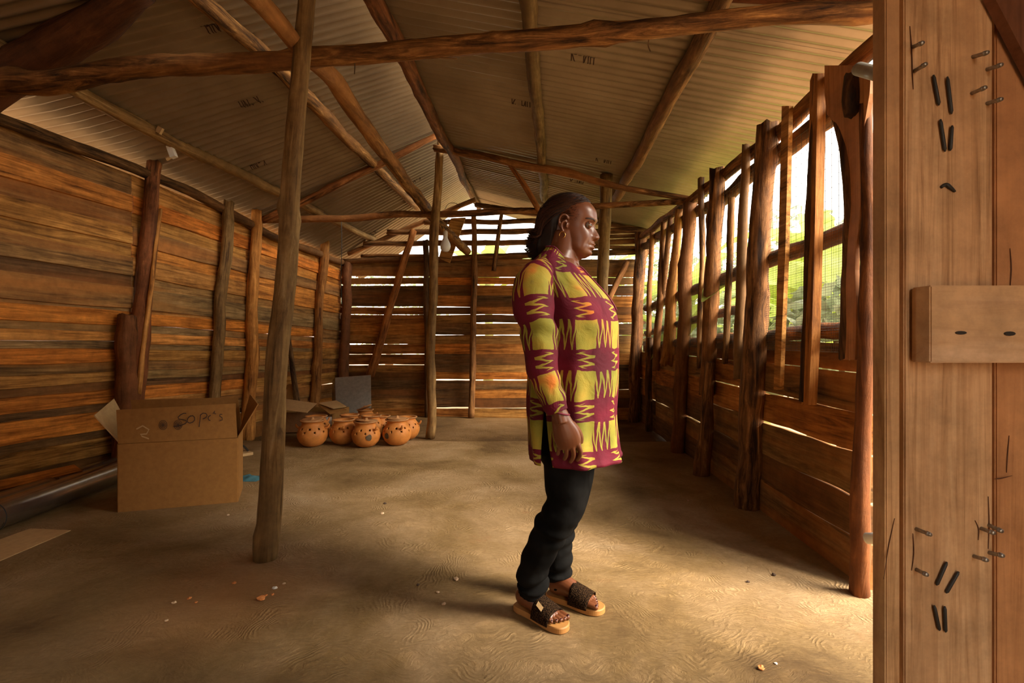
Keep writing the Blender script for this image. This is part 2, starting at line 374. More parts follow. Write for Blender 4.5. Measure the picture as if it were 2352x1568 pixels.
def roof_hit(side, u, v):
    r = ray(u, v); best = None
    lo, hi = 1.2, 9.0; fl = None
    for k in range(400):
        Y = lo + (hi - lo) * k / 399; p = P(u, v, Y)
        rg = ridge(Y); e = eave(side, Y); b = (p.x - rg.x) / (e.x - rg.x); d = S(side, Y, b).z - p.z
        if fl is not None and d * fl <= 0 : return P(u, v, Y)
        fl = d
    return P(u, v, 5)
PITCH = .076
def corr(side, Y, b): p = S(side, Y, b); p.z += .0125 * math.cos(2 * PI * Y / PITCH); return p
Y0 = -.6
k = 0
rs = random.Random(3)
while Y0 < 8.0:
    Y1 = min(Y0 + .80, 8.05)
    for side in (-1, 1):
        b0, b1 = (-.12, 1.16) if side < 0 else (.0, 1.16)
        n = int((Y1 - Y0 + .05) / PITCH * 8); m = 7; V = []; Fc = []
        for i in range(n + 1):
            Y = Y0 + (Y1 - Y0 + .05) * i / n
            for j in range(m + 1):
                p = corr(side, Y, b0 + (b1 - b0) * j / m); p.z += .004 * (k % 2); V.append(p)
        for i in range(n):
            for j in range(m): a = i * (m + 1) + j; Fc.append((a, a + m + 1, a + m + 2, a + 1))
        rs_ = rs.uniform(.9, 1.08)
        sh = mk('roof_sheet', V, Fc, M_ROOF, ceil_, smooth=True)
        # printed stamp on the underside
        if 2.0 < Y0 < 7.5:
            G = []
            GL = [[(0, 0), (0, 1)], [(.35, 1), (0, .45)], [(0, .45), (.4, 0)], [(.6, .5), (.9, .5)], [(1.1, 0), (1.1, 1)], [(1.1, 1), (1.5, 0)], [(1.5, 0), (1.5, 1)], [(1.7, 0), (1.7, 1)], [(1.7, .5), (2.0, .5)], [(2.0, 0), (2.0, 1)]]
            bb = rs.uniform(.25, .8); Yc = Y0 + .4; mb = MB()
            for (g0, g1) in GL:
                cnt = 6; prevs = None
                for q in range(cnt + 1):
                    gx = g0[0] + (g1[0] - g0[0]) * q / cnt; gy = g0[1] + (g1[1] - g0[1]) * q / cnt
                    ang = math.atan2(g1[1] - g0[1], g1[0] - g0[0]); ox, oy = -math.sin(ang) * .05, math.cos(ang) * .05
                    ps = []
                    for sgn in (-1, 1):
                        b_ = bb + (gx + ox * sgn) * .03; yy = Yc + (gy + oy * sgn) * .085
                        pp = corr(side, yy, b_); pp.z -= .0022; ps.append(pp)
                    if prevs: mb.add(([prevs[0], prevs[1], ps[1], ps[0]], [(0, 1, 2, 3)]))
                    prevs = ps
            st = mb.build('stamp', M_INK, sh); st['kind'] = 'stuff'
    Y0 = Y1; k += 1

def purlin(side, pts, ws, mat, color, lbl=None, drop=.0, name='purlin'):
    Q = []; R_ = []
    for (u, v), wpx in zip(pts, ws):
        p = roof_hit(side, u, v); r = wpx * p.y / FPX / 2; Q.append(p - Vector((0, 0, .004)) ); R_.append(r)
    Q = [q - Vector((0, 0, r * .9)) * (1 - 0) for q, r in zip(Q, R_)]
    d0 = (Q[0] - Q[1]).normalized(); Q[0] = Q[0] + d0 * 1.6
    o = log(name, Q, R_, mat, ceil_, color, knots=6, seed=len(pts) + pts[0][0], rough=.12, wob=.1)
    if lbl: o['label'] = lbl
    return o
purlin(1, [(1215, 0), (1232, 200), (1250, 450)], [40, 28, 16], M_POLE, (.75, .68, .55))
purlin(1, [(1625, 40), (1530, 230), (1410, 455)], [44, 34, 20], M_BARK, (.9, .75, .6), 'knotty bark purlin under the right slope')
purlin(-1, [(480, 0), (600, 100), (735, 240), (860, 370), (960, 470)], [34, 34, 30, 22, 15], M_BARK, (1.5, 1.25, .9), 'peeling bark purlin under the left slope')
purlin(-1, [(0, 88), (190, 200), (400, 318), (640, 430), (860, 545)], [40, 32, 28, 22, 13], M_POLE, (1.0, .85, .6), 'thin purlin nearest the left wall')
rb = log('ridge_beam', [ridge(.2) + Vector((.04, 0, -.07)), ridge(2.9) + Vector((.05, 0, -.065)), ridge(5) + Vector((.03, 0, -.06)), ridge(7.95) + Vector((.02, 0, -.05))],
         [.055, .055, .05, .045], M_BARK, ceil_, (.85, .55, .45), knots=10, seed=4)
rb['label'] = 'dark reddish ridge pole'

# ------------------------------------------------------------------ walls
def tint(k):   # (material, colour)
    T = {'o': (M_PLANK, (1.15, .80, .50)), 'O': (M_PLANK, (1.40, .86, .42)), 't': (M_PLANK, (1.0, .85, .68)), 'g': (M_GREY, (1.15, 1.1, .95)),
         'b': (M_GREY, (1.05, .85, .62)), 'd': (M_GREY, (.62, .48, .36)), 'p': (M_PLANK, (1.45, 1.15, .85))}
    return T[k]
def jit(c, r, a=.10):
    f = 1 + r.uniform(-a, a); return (c[0] * f, c[1] * f * (1 + r.uniform(-.04, .04)), c[2] * f)

wl = empty('wall_left', (-3.35, 3.13, 0)); tag(wl, 'long left wall of overlapping rough horizontal planks', kind='structure')
rowsL = [266, 331, 379, 428, 476, 518, 571, 609, 670, 684, 722, 747, 775, 798, 830, 863, 886, 913, 948, 974, 1024, 1050, 1093, 1160]
kindL = ['b', 'o', 'b', 't', 't', 'b', 'd', 'b', 'g', 'O', 'g', 'p', 'g', 'O', 'b', 't', 'd', 'O', 'd', 'O', 'd', 't', 'd']
kind2 = ['t', 'O', 't', 'b', 'o', 't', 'b', 'g', 't', 'O', 'g', 'p', 'g', 't', 'b', 'g', 'd', 'O', 't', 'b', 'd', 't', 'd']
YN, YF = 3.13, 7.09
def zL(v0, t):      # row value at near end -> height at distance t along the wall
    vf = 600 + (v0 - 278) * (352 / 877.)
    zn = H - (v0 - VC) * YN / FPX; zf = H - (vf - VC) * YF / FPX
    LW = (WL.b - WL.a).length; return zn + (zf - zn) * max(-.15, t / LW)
LW = (WL.b - WL.a).length
tp1 = WL.t(WL.hit(318, 700)); tp3 = WL.t(WL.hit(578, 700)); tp4 = WL.t(WL.hit(735, 700))
rL = random.Random(11)
for i in range(len(rowsL) - 1):
    vt, vb = rowsL[i], rowsL[i + 1]
    if i % 3 == 1: cuts = [-3.0, tp1, LW + .05]
    elif i % 3 == 2: cuts = [-3.0, tp1, tp3, LW + .05]
    else: cuts = [-3.0, tp1, tp4, LW + .05]
    for q in range(len(cuts) - 1):
        t0, t1 = cuts[q] + .003, cuts[q + 1] - .003
        kd = kindL[i] if q == 0 else (kind2[i] if q == 1 else rL.choice('btobtog'))
        mt, cc = tint(kd); off = -.075 + (.009 if i % 2 else -.009)
        ov = .012; lap = -.002 if ((i * 7 + q * 3) % 11 == 0) else ov
        board('plank', WL.at(t0, zL(vb, t0) - lap, off), WL.at(t1, zL(vb, t1) - lap, off), WL.at(t1, zL(vt, t1) + ov * .4, off), WL.at(t0, zL(vt, t0) + ov * .4, off),
              .02, mt, wl, jit(cc, rL), wav=.010, n=12, seed=i * 10 + q)
def wpost(name, wall, parent, top, bot, w0, w1, mat, color, off=0.0, floorz=None, knots=4, mid=None, lbl=None, rough=.12, flat=1.0):
    a = wall.hit(bot[0], bot[1], off); b = wall.hit(top[0], top[1], off)
    ra = w1 * a.y / FPX / 2; rb_ = w0 * b.y / FPX / 2
    if floorz is not None: a.z = floorz
    pts = [a, b]; rr = [ra, rb_]
    if mid:
        m_ = wall.hit(mid[0], mid[1], off); pts = [a, m_, b]; rr = [ra, mid[2] * m_.y / FPX / 2, rb_]
    o = log(name, pts, rr, mat, parent, color, knots=knots, seed=int(top[0] * 3 + bot[1]), rough=rough, wob=.12, flat=flat)
    if lbl: o['label'] = lbl
    return o
wpost('post', WL, wl, (355, 372), (293, 945), 28, 44, M_BARK, (1.0, .62, .48), floorz=-.01, lbl='reddish bark post with a split pale edge')
wpost('post', WL, wl, (292, 722), (288, 960), 34, 52, M_BARK, (.85, .55, .40), off=.03, floorz=-.01, rough=.22, lbl='short thick bark stump beside the first post')
a = WL.hit(368, 480, .05); b_ = WL.hit(318, 905, .09)
log('batten', [b_, a], [.022, .016], M_SPLIT, wl, (1.05, .9, .8), seg=6)['label'] = 'pale split strip along the post'
wpost('post', WL, wl, (526, 464), (483, 940), 27, 30, M_POLE, (.85, .72, .52), floorz=-.01, lbl='grey flat faced post', flat=.8)
wpost('post', WL, wl, (590, 482), (570, 985), 22, 30, M_SPLIT, (.95, .78, .62), floorz=-.01, mid=(577, 800, 26), lbl='orange stripped post with a curved foot')
wpost('post', WL, wl, (748, 547), (722, 965), 20, 24, M_SPLIT, (.62, .5, .42), floorz=-.02, mid=(735, 700, 18))
wpost('brace', WL, wl, (662, 770), (684, 935), 10, 14, M_BARK, (.7, .6, .5), off=.06)
wpost('post', WL, wl, (800, 603), (785, 960), 20, 24, M_BARK, (.75, .5, .4), off=.05, floorz=-.02, lbl='dark corner post')
pts = [WL.at(-2.8, zL(283, -2.8) + .02, -.02)] + [WL.hit(u, v, -.02) for (u, v) in ((0, 278), (180, 345), (350, 402), (500, 470), (620, 540), (720, 578), (788, 603))]
o = log('wall_plate', pts, [.05, .045, .045, .045, .045, .045, .045, .045], M_BARK, wl, (.72, .6, .45), seed=5, knots=6); o['label'] = 'mossy bark pole along the top of the left wall'

wb = empty('wall_back', (-.4, 6.85, 0)); tag(wb, 'back wall of rough planks with daylight between them', kind='structure')
LB = (WB.b - WB.a).length
rowsB = [596, 635, 653, 678, 704, 722, 741, 769, 790, 813, 838, 855, 873, 895, 915, 938, 966]
tb = [-.05, WB.t(WB.hit(985, 800)), WB.t(WB.hit(1088, 800)), WB.t(WB.hit(1300, 800)), LB + .06]
gapB = {(635, 0): 4.5, (653, 0): 4.5, (704, 0): 2.5, (790, 0): 2.0, (813, 0): 2.0, (838, 0): 2.5, (722, 0): 1.4, (873, 1): 3.0, (938, 1): 3.0, (704, 1): 1.2, (722, 1): 1.5, (769, 1): 1.2, (653, 2): 2.5,
        (741, 2): 2.5, (769, 2): 1.8, (873, 2): 3.2, (722, 2): 1.5, (938, 2): 1.8, (635, 2): 1.5, (653, 3): 3.0, (678, 3): 2.2, (741, 3): 2.0, (769, 3): 1.6, (895, 3): 1.6, (635, 3): 2.2}
kB = {0: 'bbddoootootdddtodddd', 1: 'bOdodtbtOddOdddoodd', 2: 'bOododttodtObodtooo', 3: 'bbdododbtodbdbdodd'}
rB = random.Random(5)
for q in range(4):
    for i in range(len(rowsB) - 1):
        vt, vb = rowsB[i], rowsB[i + 1]
        if q in (1, 2, 3) and i == 0: vt = 594
        t0, t1 = tb[q] - .01, tb[q + 1] + .01
        us = []
        def zB(v, t): p = WB.at(t, 0); return H - (v - VC) * p.y / FPX
        g0 = gapB.get((vt, q), -2.2) * .72; g1 = gapB.get((vb, q), -2.2) * .72
        if i % 4 == 3 and q in (1, 2): pass
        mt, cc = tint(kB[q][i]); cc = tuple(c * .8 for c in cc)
        tl = rB.uniform(-.4, .4)
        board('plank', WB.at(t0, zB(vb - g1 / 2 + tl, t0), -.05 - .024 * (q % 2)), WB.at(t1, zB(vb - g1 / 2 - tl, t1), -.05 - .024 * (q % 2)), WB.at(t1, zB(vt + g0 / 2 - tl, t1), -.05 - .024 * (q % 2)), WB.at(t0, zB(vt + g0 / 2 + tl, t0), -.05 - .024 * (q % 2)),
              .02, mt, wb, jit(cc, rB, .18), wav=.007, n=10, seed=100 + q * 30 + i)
def bpost(name, top, bot, w0, w1, mat, color, off=.02, fz=None, mid=None, lbl=None): return wpost(name, WB, wb, top, bot, w0, w1, mat, color, off, fz, 3, mid, lbl)
bpost('post', (1088, 492), (1082, 952), 11, 15, M_BARK, (1.0, .75, .5), .03, -.02, (1090, 640, 14), 'crooked thin post in the middle of the back wall')
bpost('stick', (1152, 492), (1134, 622), 9, 11, M_BARK, (1.1, .85, .65), .03)
bpost('brace', (950, 528), (850, 862), 15, 20, M_SPLIT, (.62, .42, .33), .05, None, None, 'reddish diagonal brace on the back wall')
bpost('brace', (1442, 600), (1395, 694), 14, 14, M_BARK, (1.1, .8, .55), .06)
bpost('post', (978, 552), (984, 952), 13, 16, M_BARK, (.6, .5, .42), .03, -.02)
bpost('post', (1471, 533), (1455, 962), 26, 26, M_BARK, (.95, .68, .5), .10, -.02, None, 'bark corner post where the back and right walls meet')
def bpole(x0, v0, x1, v1, w_, color=(1, .8, .6), off=-.02, mat=M_BARK, name='rail'):
    a = WB.hit(x0, v0, off); b = WB.hit(x1, v1, off); r = w_ * 6.8 / FPX / 2
    return log(name, [a, b], [r, r], mat, wb, color, seed=x0 + v0, knots=3, seg=8, step=.12)
bpole(785, 600, 1500, 577, 14, (.8, .62, .45), name='wall_plate')['label'] = 'horizontal pole across the top of the back wall'
bpole(835, 560, 1495, 554, 13); bpole(890, 533, 1490, 530, 13); bpole(975, 511, 1400, 508, 12); bpole(830, 588, 1000, 587, 8); bpole(1340, 543, 1500, 541, 9)
bpole(1330, 567, 1500, 568, 9)
bpole(800, 583, 1092, 458, 12, (1.1, .85, .6), -.06, name='gable_rafter'); bpole(1092, 470, 1500, 530, 12, (.7, .55, .4), -.06, name='gable_rafter')

wr = empty('wall_right', (1.6, 4.3, 0)); tag(wr, 'right wall of low planks under an open barred window band', kind='structure')
LR = (WR.b - WR.a).length
zr = [.935, .76, .575, .365, .19, -.02]
cutsR = [0, WR.t(WR.hit(1720, 900)), WR.t(WR.hit(1620, 900)), WR.t(WR.hit(1500, 900)), LR + .05]
rR = random.Random(8); kR = 'bobdboobdbbodbdbobdb'
for q in range(4):
    for i in range(5):
        t0, t1 = cutsR[q] + .004, cutsR[q + 1] - .004
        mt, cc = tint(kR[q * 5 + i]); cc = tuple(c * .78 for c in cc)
        g = .010 if (i in (1, 2) and q < 2) else (.004 if i == 3 else -.004)
        tl = rR.uniform(-.008, .008)
        top = .002 if i == 0 else g
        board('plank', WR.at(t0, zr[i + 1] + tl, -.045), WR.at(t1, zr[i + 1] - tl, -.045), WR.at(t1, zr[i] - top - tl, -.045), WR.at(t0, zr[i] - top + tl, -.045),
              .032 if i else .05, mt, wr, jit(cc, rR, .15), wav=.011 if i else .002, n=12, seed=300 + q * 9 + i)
    mt, cc = tint('bdbd'[q])
    board('plank', WR.at(t0, .93, -.10), WR.at(t1, .93, -.10), WR.at(t1, 1.075, -.10), WR.at(t0, 1.06, -.10), .03, mt, wr, tuple(c * .8 for c in cc), wav=.006, n=10, seed=350 + q)
def rlog(pts, r, mat, color, name='rail', off=-.055, lbl=None):
    Q = [WR.hit(u, v, off) for (u, v) in pts]; d = (Q[0] - Q[1]).normalized(); Q[0] = Q[0] + d * .12
    o = log(name, Q, [r] * len(Q), mat, wr, color, seed=pts[0][1], knots=5)
    if lbl: o['label'] = lbl
    return o
rlog([(1996, 118), (1800, 290), (1640, 420), (1472, 545)], .042, M_BARK, (1.3, .95, .6), 'wall_plate', -.03, 'bark pole along the top of the right wall')
rlog([(1996, 215), (1800, 350), (1640, 465), (1480, 565)], .05, M_BARK, (.75, .55, .4))
rlog([(1996, 512), (1780, 592), (1620, 655), (1556, 682), (1485, 708)], .046, M_BARK, (.95, .68, .5))
rlog([(1996, 755), (1760, 775), (1618, 728), (1560, 742), (1490, 755)][0:2] + [(1500, 790)], .040, M_BARK, (1.15, .7, .42))
rlog([(1690, 712), (1618, 726), (1557, 745), (1485, 765)], .034, M_BARK, (1.0, .75, .55))
def rp(top, bot, w0, w1, mat, color, off=.02, fz=None, mid=None, lbl=None, name='picket', knots=3, flat=1.0): return wpost(name, WR, wr, top, bot, w0, w1, mat, color, off, fz, knots, mid, lbl, flat=flat)
rp((1762, 282), (1715, 1135), 44, 54, M_BARK, (.95, .72, .52), .03, -.01, (1742, 600, 48), 'thick rough bark post from floor to roof', 'post', 8)
rp((1714, 332), (1697, 870), 17, 24, M_POLE, (1.0, .8, .66), .035, None, (1706, 560, 22), 'smooth pale pole nailed beside the thick post')
rp((1647, 388), (1622, 905), 34, 34, M_BARK, (1.05, .78, .52), .03, None, (1640, 560, 32), None, 'post', 6)
rp((1631, 832), (1611, 1060), 20, 38, M_BARK, (.9, .68, .5), .07, -.01, None, 'leaning short prop against the low wall', 'prop')
rp((1610, 408), (1606, 845), 14, 13, M_BARK, (1.1, .9, .7), .03, None, (1612, 600, 12))
rp((1680, 455), (1665, 835), 16, 14, M_BARK, (1.0, .8, .5), .03)
rp((1584, 466), (1556, 1026), 30, 30, M_BARK, (.85, .62, .45), .03, -.01, None, None, 'post', 6)
rp((1560, 480), (1530, 835), 16, 30, M_SPLIT, (.62, .5, .4), .03)
rp((1525, 510), (1507, 850), 13, 17, M_BARK, (1.0, .75, .55), .03)
rp((1498, 533), (1486, 828), 11, 12, M_BARK, (1.1, .85, .6), .03)
rp((1493, 775), (1490, 992), 14, 16, M_BARK, (.6, .45, .35), .03, -.02, None, None, 'post')
rp((1540, 498), (1520, 700), 12, 12, M_BARK, (.8, .6, .45), .0)
rp((1990, 236), (1972, 1362), 24, 40, M_BARK, (.75, .45, .28), .03, -.01, (1988, 760, 34), 'split red brown post at the near end', 'post', 8)
def slabpick(quad, th, mat, color, lbl=None, off=.04):
    q = [WR.hit(u, v, off) for (u, v) in quad]    # bottom-left, bottom-right, top-right, top-left
    M = None; mb = MB(); nrm = Vector((WR.n.x, WR.n.y, 0)); org = sum(q, Vector()) / 4
    za = (q[2] + q[3] - q[0] - q[1]).normalized()
    Mf = frame(org, nrm.cross(za), za); Mi = Mf.inverted(); lq = [Mi @ p for p in q]
    return q
def picketboard(path, mat, color, th, lbl=None, off=.03, n=24):
    """upright slab: path = [(v, u_left, u_right)] on the window wall, thickness towards the room"""
    pl = [(WR.hit(ul, v, off), WR.hit(ur, v, off)) for (v, ul, ur) in path]
    nrm = Vector((WR.n.x, WR.n.y, 0)); top = (pl[0][0] + pl[0][1]) / 2; bot = (pl[-1][0] + pl[-1][1]) / 2
    za = top - bot; Mf = frame((top + bot) / 2, nrm.cross(za), za); Mi = Mf.inverted(); V = []; Fc = []
    for a_, b_ in pl:
        a2, b2 = a_ + nrm * th, b_ + nrm * th
        V += [Mi @ a_, Mi @ b_, Mi @ b2, Mi @ a2]
    for i in range(len(pl) - 1):
        for j in range(4): Fc.append((i * 4 + j, i * 4 + (j + 1) % 4, i * 4 + 4 + (j + 1) % 4, i * 4 + 4 + j))
    Fc += [(3, 2, 1, 0), tuple(len(V) - 4 + j for j in range(4))]
    o = mk('picket', V, Fc, mat, wr, Mf, color=color)
    if lbl: o['label'] = lbl
    return o
picketboard([(243, 1805, 1822), (560, 1797, 1814), (895, 1786, 1800)], M_PLANK, (1.0, .85, .66), .022, 'pale sawn batten over the window')
picketboard([(168, 1886, 1898), (185, 1880, 1898), (500, 1874, 1892), (780, 1868, 1884), (930, 1860, 1876)], M_SPLIT, (.72, .55, .42), .040, 'long dark faced slab with a pale edge')
rp((1878, 178), (1850, 922), 20, 26, M_BARK, (.45, .34, .26), .05, None, (1866, 500, 26))
arch = [(150, 1903, 2012), (215, 1903, 2008), (262, 1908, 2000), (285, 1930, 1996), (310, 1943, 1992), (345, 1953, 1990), (400, 1958, 1988), (470, 1962, 1986), (520, 1958, 1982), (570, 1950, 1976), (620, 1944, 1974), (680, 1944, 1976), (760, 1946, 1976), (826, 1944, 1974)]
picketboard(arch, M_DOOR, (.78, .50, .30), .018, 'slab sawn with a curved arch edge beside the door', .03)
log('picket', [WR.hit(u, v, .035) for (u, v) in ((1941, 824), (1946, 740), (1946, 660), (1950, 560), (1956, 480), (1953, 400), (1944, 340), (1928, 290), (1915, 268))], [.030, .031, .029, .028, .030, .028, .024, .020, .014], M_BARK, wr, (.62, .46, .36), seed=9, rough=.07, step=.05, flat=.7)['label'] = 'dark curved bark edge following the arch'
log('knot', [WR.hit(1957, 265, .06), WR.hit(1960, 225, .06), WR.hit(1958, 170, .05)], [.028, .034, .03], M_BARK, wr, (.28, .2, .16), seed=12, step=.03)
# wire netting over the window band
def netting(z0, z1, pitch, r, name, lbl):
    mb = MB(); off = -.004; n = int(LR / pitch)
    def prism(a, b, r):
        d = (b - a).normalized(); x = Vector((0, 0, 1)).cross(d); x = Vector((WR.n.x, WR.n.y, 0)) if x.length < .1 else x.normalized(); y = d.cross(x).normalized(); x = y.cross(d)
        V = [p + x * r * math.cos(t) + y * r * math.sin(t) for p in (a, b) for t in (0, 2.094, 4.189)]
        mb.V += V; k = len(mb.V) - 6
        for j in range(3): mb.F.append((k + j, k + (j + 1) % 3, k + 3 + (j + 1) % 3, k + 3 + j))
    for i in range(n + 1):
        t = i * pitch; prism(WR.at(t, z0, off), WR.at(t, z1, off), r)
    m = int((z1 - z0) / pitch)
    for i in range(m + 1): prism(WR.at(0, z0 + i * pitch, off), WR.at(LR, z0 + i * pitch, off), r)
    o = mb.build(name, M_MESHW, wr); o['kind'] = 'stuff'; o['label'] = lbl; return o
netting(1.02, 2.32, .052, .0012, 'wire_netting', 'wide square wire netting over the window')
netting(1.02, 1.62, .013, .0008, 'fine_netting', 'fine square netting over the lower window')

# unseen front wall behind the camera, shaped to keep light off the left floor
wf = empty('wall_front_unseen', (-2.4, .0, 0)); tag(wf, 'unseen front wall of rough planks, shaped to narrow the daylight', kind='structure')
for i in range(13):
    mt, cc = tint('tbobgtbdobtbo'[i]); z0 = i * .225; x1 = .52 if i < 9 else 1.9
    board('plank', (-4.3, -.45, z0), (x1, -.45, z0), (x1, -.45, z0 + .235), (-4.3, -.45, z0 + .235), .02, mt, wf, cc, wav=.004, n=6, seed=500 + i)
    if i < 9: board('plank', (1.05, -.45, z0), (1.9, -.45, z0), (1.9, -.45, z0 + .235), (1.05, -.45, z0 + .235), .02, mt, wf, cc, wav=.004, n=4, seed=520 + i)
    board('plank', (1.9, -.45, z0), (1.9, .93, z0), (1.9, .93, z0 + .235), (1.9, -.45, z0 + .235), .02, mt, wf, cc, wav=.004, n=4, seed=540 + i)  # side return and right section added to cut daylight on the door
log('post', [(.52, -.42, 0), (.52, -.42, 2.9)], [.05, .045], M_BARK, wf, (.9, .7, .5), seed=77)

# ------------------------------------------------------------------ free-standing posts and beams
def timber(name, pts, rads, mat, color, label, cat='post', group=None, knots=5, **k):
    o = log(name, pts, rads, mat, None, color, knots=knots, seed=len(label) * 7, **k); tag(o, label, cat, group); return o
b0 = F(610, 1282)
timber('support_post', [b0 - Vector((0, 0, .01)), P(640, 800, 2.38), P(676, 300, 2.40), P(707, 0, 2.42), P(719, -120, 2.42)], [.058, .050, .044, .041, .040], M_POLE, (.80, .70, .52),
       'tall grey weathered post standing nearest, in front of the cardboard box', knots=7, rough=.06, wob=.08, step=.06, seg=20)
b1 = F(988, 1003); Yb = b1.y
timber('support_post', [b1 - Vector((0, 0, .01)), P(990, 760, Yb), P(1000, 500, Yb), P(1012, 322, Yb)], [.052, .050, .052, .040], M_POLE, (.95, .8, .58),
       'forked slim post in mid shed carrying the ridge, right of the clay pots', rough=.12)
timber('support_post', [P(1368, 952, 5.2), P(1382, 690, 5.05), P(1392, 403, 4.95)], [.062, .058, .062], M_POLE, (.78, .66, .42),
       'greenish brown post directly behind the woman, its top cut square')
def bm(pts, ws, mat, color, label, cat='beam', name='tie_beam', under=0, **k):
    Q = [P(u, v, min(Y, roof_hit(under, u, v).y * .975) if under else Y) for (u, v, Y) in pts]; R_ = [w_ * q.y / FPX / 2 for w_, q in zip(ws, Q)]
    return timber(name, Q, R_, mat, color, label, cat, **k)
bm([(-180, 205, 2.85), (0, 190, 2.75), (300, 158, 2.64), (700, 135, 2.54), (1230, 92, 2.35), (1640, 52, 2.21), (2040, 22, 2.10)], [56, 54, 46, 42, 44, 42, 48], M_BARK, (1.15, .9, .62),
   'long heavy peeling log spanning the shed overhead, nearest the viewer', knots=14, step=.06, seg=16)
bm([(598, 505, 5.45), (800, 500, 5.5), (985, 492, 5.52), (1240, 484, 5.15), (1420, 470, 4.8), (1610, 462, 4.4)], [16, 16, 15, 15, 14, 14], M_BARK, (1.2, .9, .62),
   'thin horizontal log across the shed level with the far post')
bm([(480, -95, 1.6), (590, 0, 2.07), (670, 90, 2.4), (760, 180, 2.95), (880, 350, 4.0), (985, 488, 5.6), (1072, 577, 6.75)], [52, 46, 40, 42, 32, 24, 19], M_BARK, (1.35, 1.1, .75),
   'smooth round log running lengthwise from the near post to the back wall', name='long_beam', knots=8)
bm([(1010, 308, 5.35), (880, 372, 5.4), (700, 462, 5.4), (606, 505, 5.42)], [13, 16, 17, 17], M_BARK, (1.55, 1.1, .8),
   'pinkish sloping rafter from the forked post down to the left wall', 'rafter', 'rafter', under=-1)
bm([(998, 340, 5.3), (1130, 362, 5.1), (1290, 398, 4.9), (1430, 430, 4.7), (1612, 462, 4.42)], [16, 17, 19, 14, 12], M_BARK, (1.3, 1.0, .7),
   'sloping rafter from the forked post down to the window wall', 'rafter', 'rafter', knots=8)
bm([(1163, 365, 5.05), (1205, 430, 5.1), (1240, 486, 5.1)], [10, 13, 13], M_SPLIT, (.6, .45, .35),
   'short slanting strut between the sloping rafter and thin log', 'strut', 'strut')
bm([(-60, 230, 2.85), (40, 165, 2.85), (200, 60, 2.8), (330, -30, 2.76)], [88, 92, 84, 62], M_BARK, (.45, .28, .20),
   'broad dark rafter rising from the left end of the heavy log', 'rafter', 'rafter', under=-1, knots=0, rough=.05)
bm([(2040, 2, 2.14), (1850, 8, 2.2), (1640, -8, 2.3), (1400, -60, 2.45)], [28, 28, 24, 24], M_BARK, (.7, .42, .32),
   'dark red brown log just above the right end of the heavy log', 'rafter', 'rafter', under=1)
q = [P(1008, 593, 6.7), P(1033, 605, 6.7), P(1070, 499, 6.7), P(1036, 501, 6.7)]
o = board('hanging_board', *q, .025, M_PLANK, None, (.85, .75, .6), wav=.003, n=4, seed=3)
tag(o, 'short brown board hung slanting under the gable behind the bulb', 'board')

# ------------------------------------------------------------------ bulb and hanging bits
t = empty('light_bulb', P(1023, 578, 5.5)); tag(t, 'frosted white bulb hanging on a wire before the back gable', 'bulb')
sc_ = 5.5 / FPX; cz = t.location
prof = [(.0005, -24), (7, -23), (11, -18), (12, -12), (11, -6), (8, 1), (5.5, 7), (5, 10)]
V, Fc = lathe([(r * sc_, (z + 24) * sc_) for r, z in prof], 20); mk('glass', V, Fc, M_BULB, t, Matrix.Translation(cz), True)
V, Fc = lathe([(5.3 * sc_, 34 * sc_), (5.3 * sc_, 46 * sc_), (2 * sc_, 49 * sc_), (.0003, 49 * sc_)], 16); mk('socket', V, Fc, M_WHITE, t, Matrix.Translation(cz), True)
MB().add(tubeV([P(1023, 530, 5.5), P(1025, 515, 5.5), P(1031, 500, 5.5)], [.003] * 3, 6)).build('cord', M_WIRE, t)
o = MB().add(tubeV(*smoothpath([P(1022, 480, 5.4), P(1030, 468, 5.4), P(1042, 466, 5.4), P(1052, 470, 5.4), P(1060, 484, 5.4)], [.003] * 5), 6)).build('loose_cable', M_WIRE); tag(o, 'thin cable looping over the log above the bulb', 'cable')
o = MB().add(tubeV(*smoothpath([P(784, 499, 5.49), P(785, 560, 5.45), P(783, 640, 5.4), P(786, 700, 5.42)], [.0035] * 4), 6)).build('hanging_wire', M_WIRE); tag(o, 'black wire dangling from the thin log by the left corner', 'wire')
for (pp, lb) in (([(812, 130, 2.5), (815, 150, 2.5), (814, 170, 2.5)], 'short twine end hanging under the heavy log right of the post'), ([(1490, 92, 2.26), (1489, 105, 2.26), (1494, 118, 2.26)], 'dry twig hanging under the right half of the heavy log'),
                 ([(1050, 135, 2.42), (910, 128, 2.46), (902, 133, 2.46)], 'thin peeled splinter under the heavy log near the ridge')):
    o = MB().add(tubeV(*smoothpath([P(*x) for x in pp], [.003] * 3), 5)).build('twig', M_BARK); tag(o, lb, 'twig')
# white lamp holder on the left purlin
t = empty('lamp_holder', roof_hit(-1, 395, 318) - Vector((0, 0, .11))); tag(t, 'small white fitting with crumpled tape on the left purlin', 'fitting')
pc = t.location
mb = MB(); Mx = Matrix.Translation(pc) @ Matrix.Rotation(-.35, 4, 'Y'); mb.box((-.022, -.02, -.05), (.022, .02, .05), Mx); mb.build('housing', M_WHITE, t)
mb = MB(); mb.add(tubeV([pc + Vector((-.01, 0, -.045)), pc + Vector((-.035, -.01, -.065)), pc + Vector((-.05, 0, -.05))], [.012, .014, .006], 6)); mb.build('tape', M_CARDP, t)
MB().box((-.02, -.012, -.02), (.02, .012, .03), Matrix.Translation(roof_hit(-1, 366, 283) - Vector((0, 0, .06))) @ Matrix.Rotation(.5, 4, 'Y')).build('bracket', M_CARDP, t)

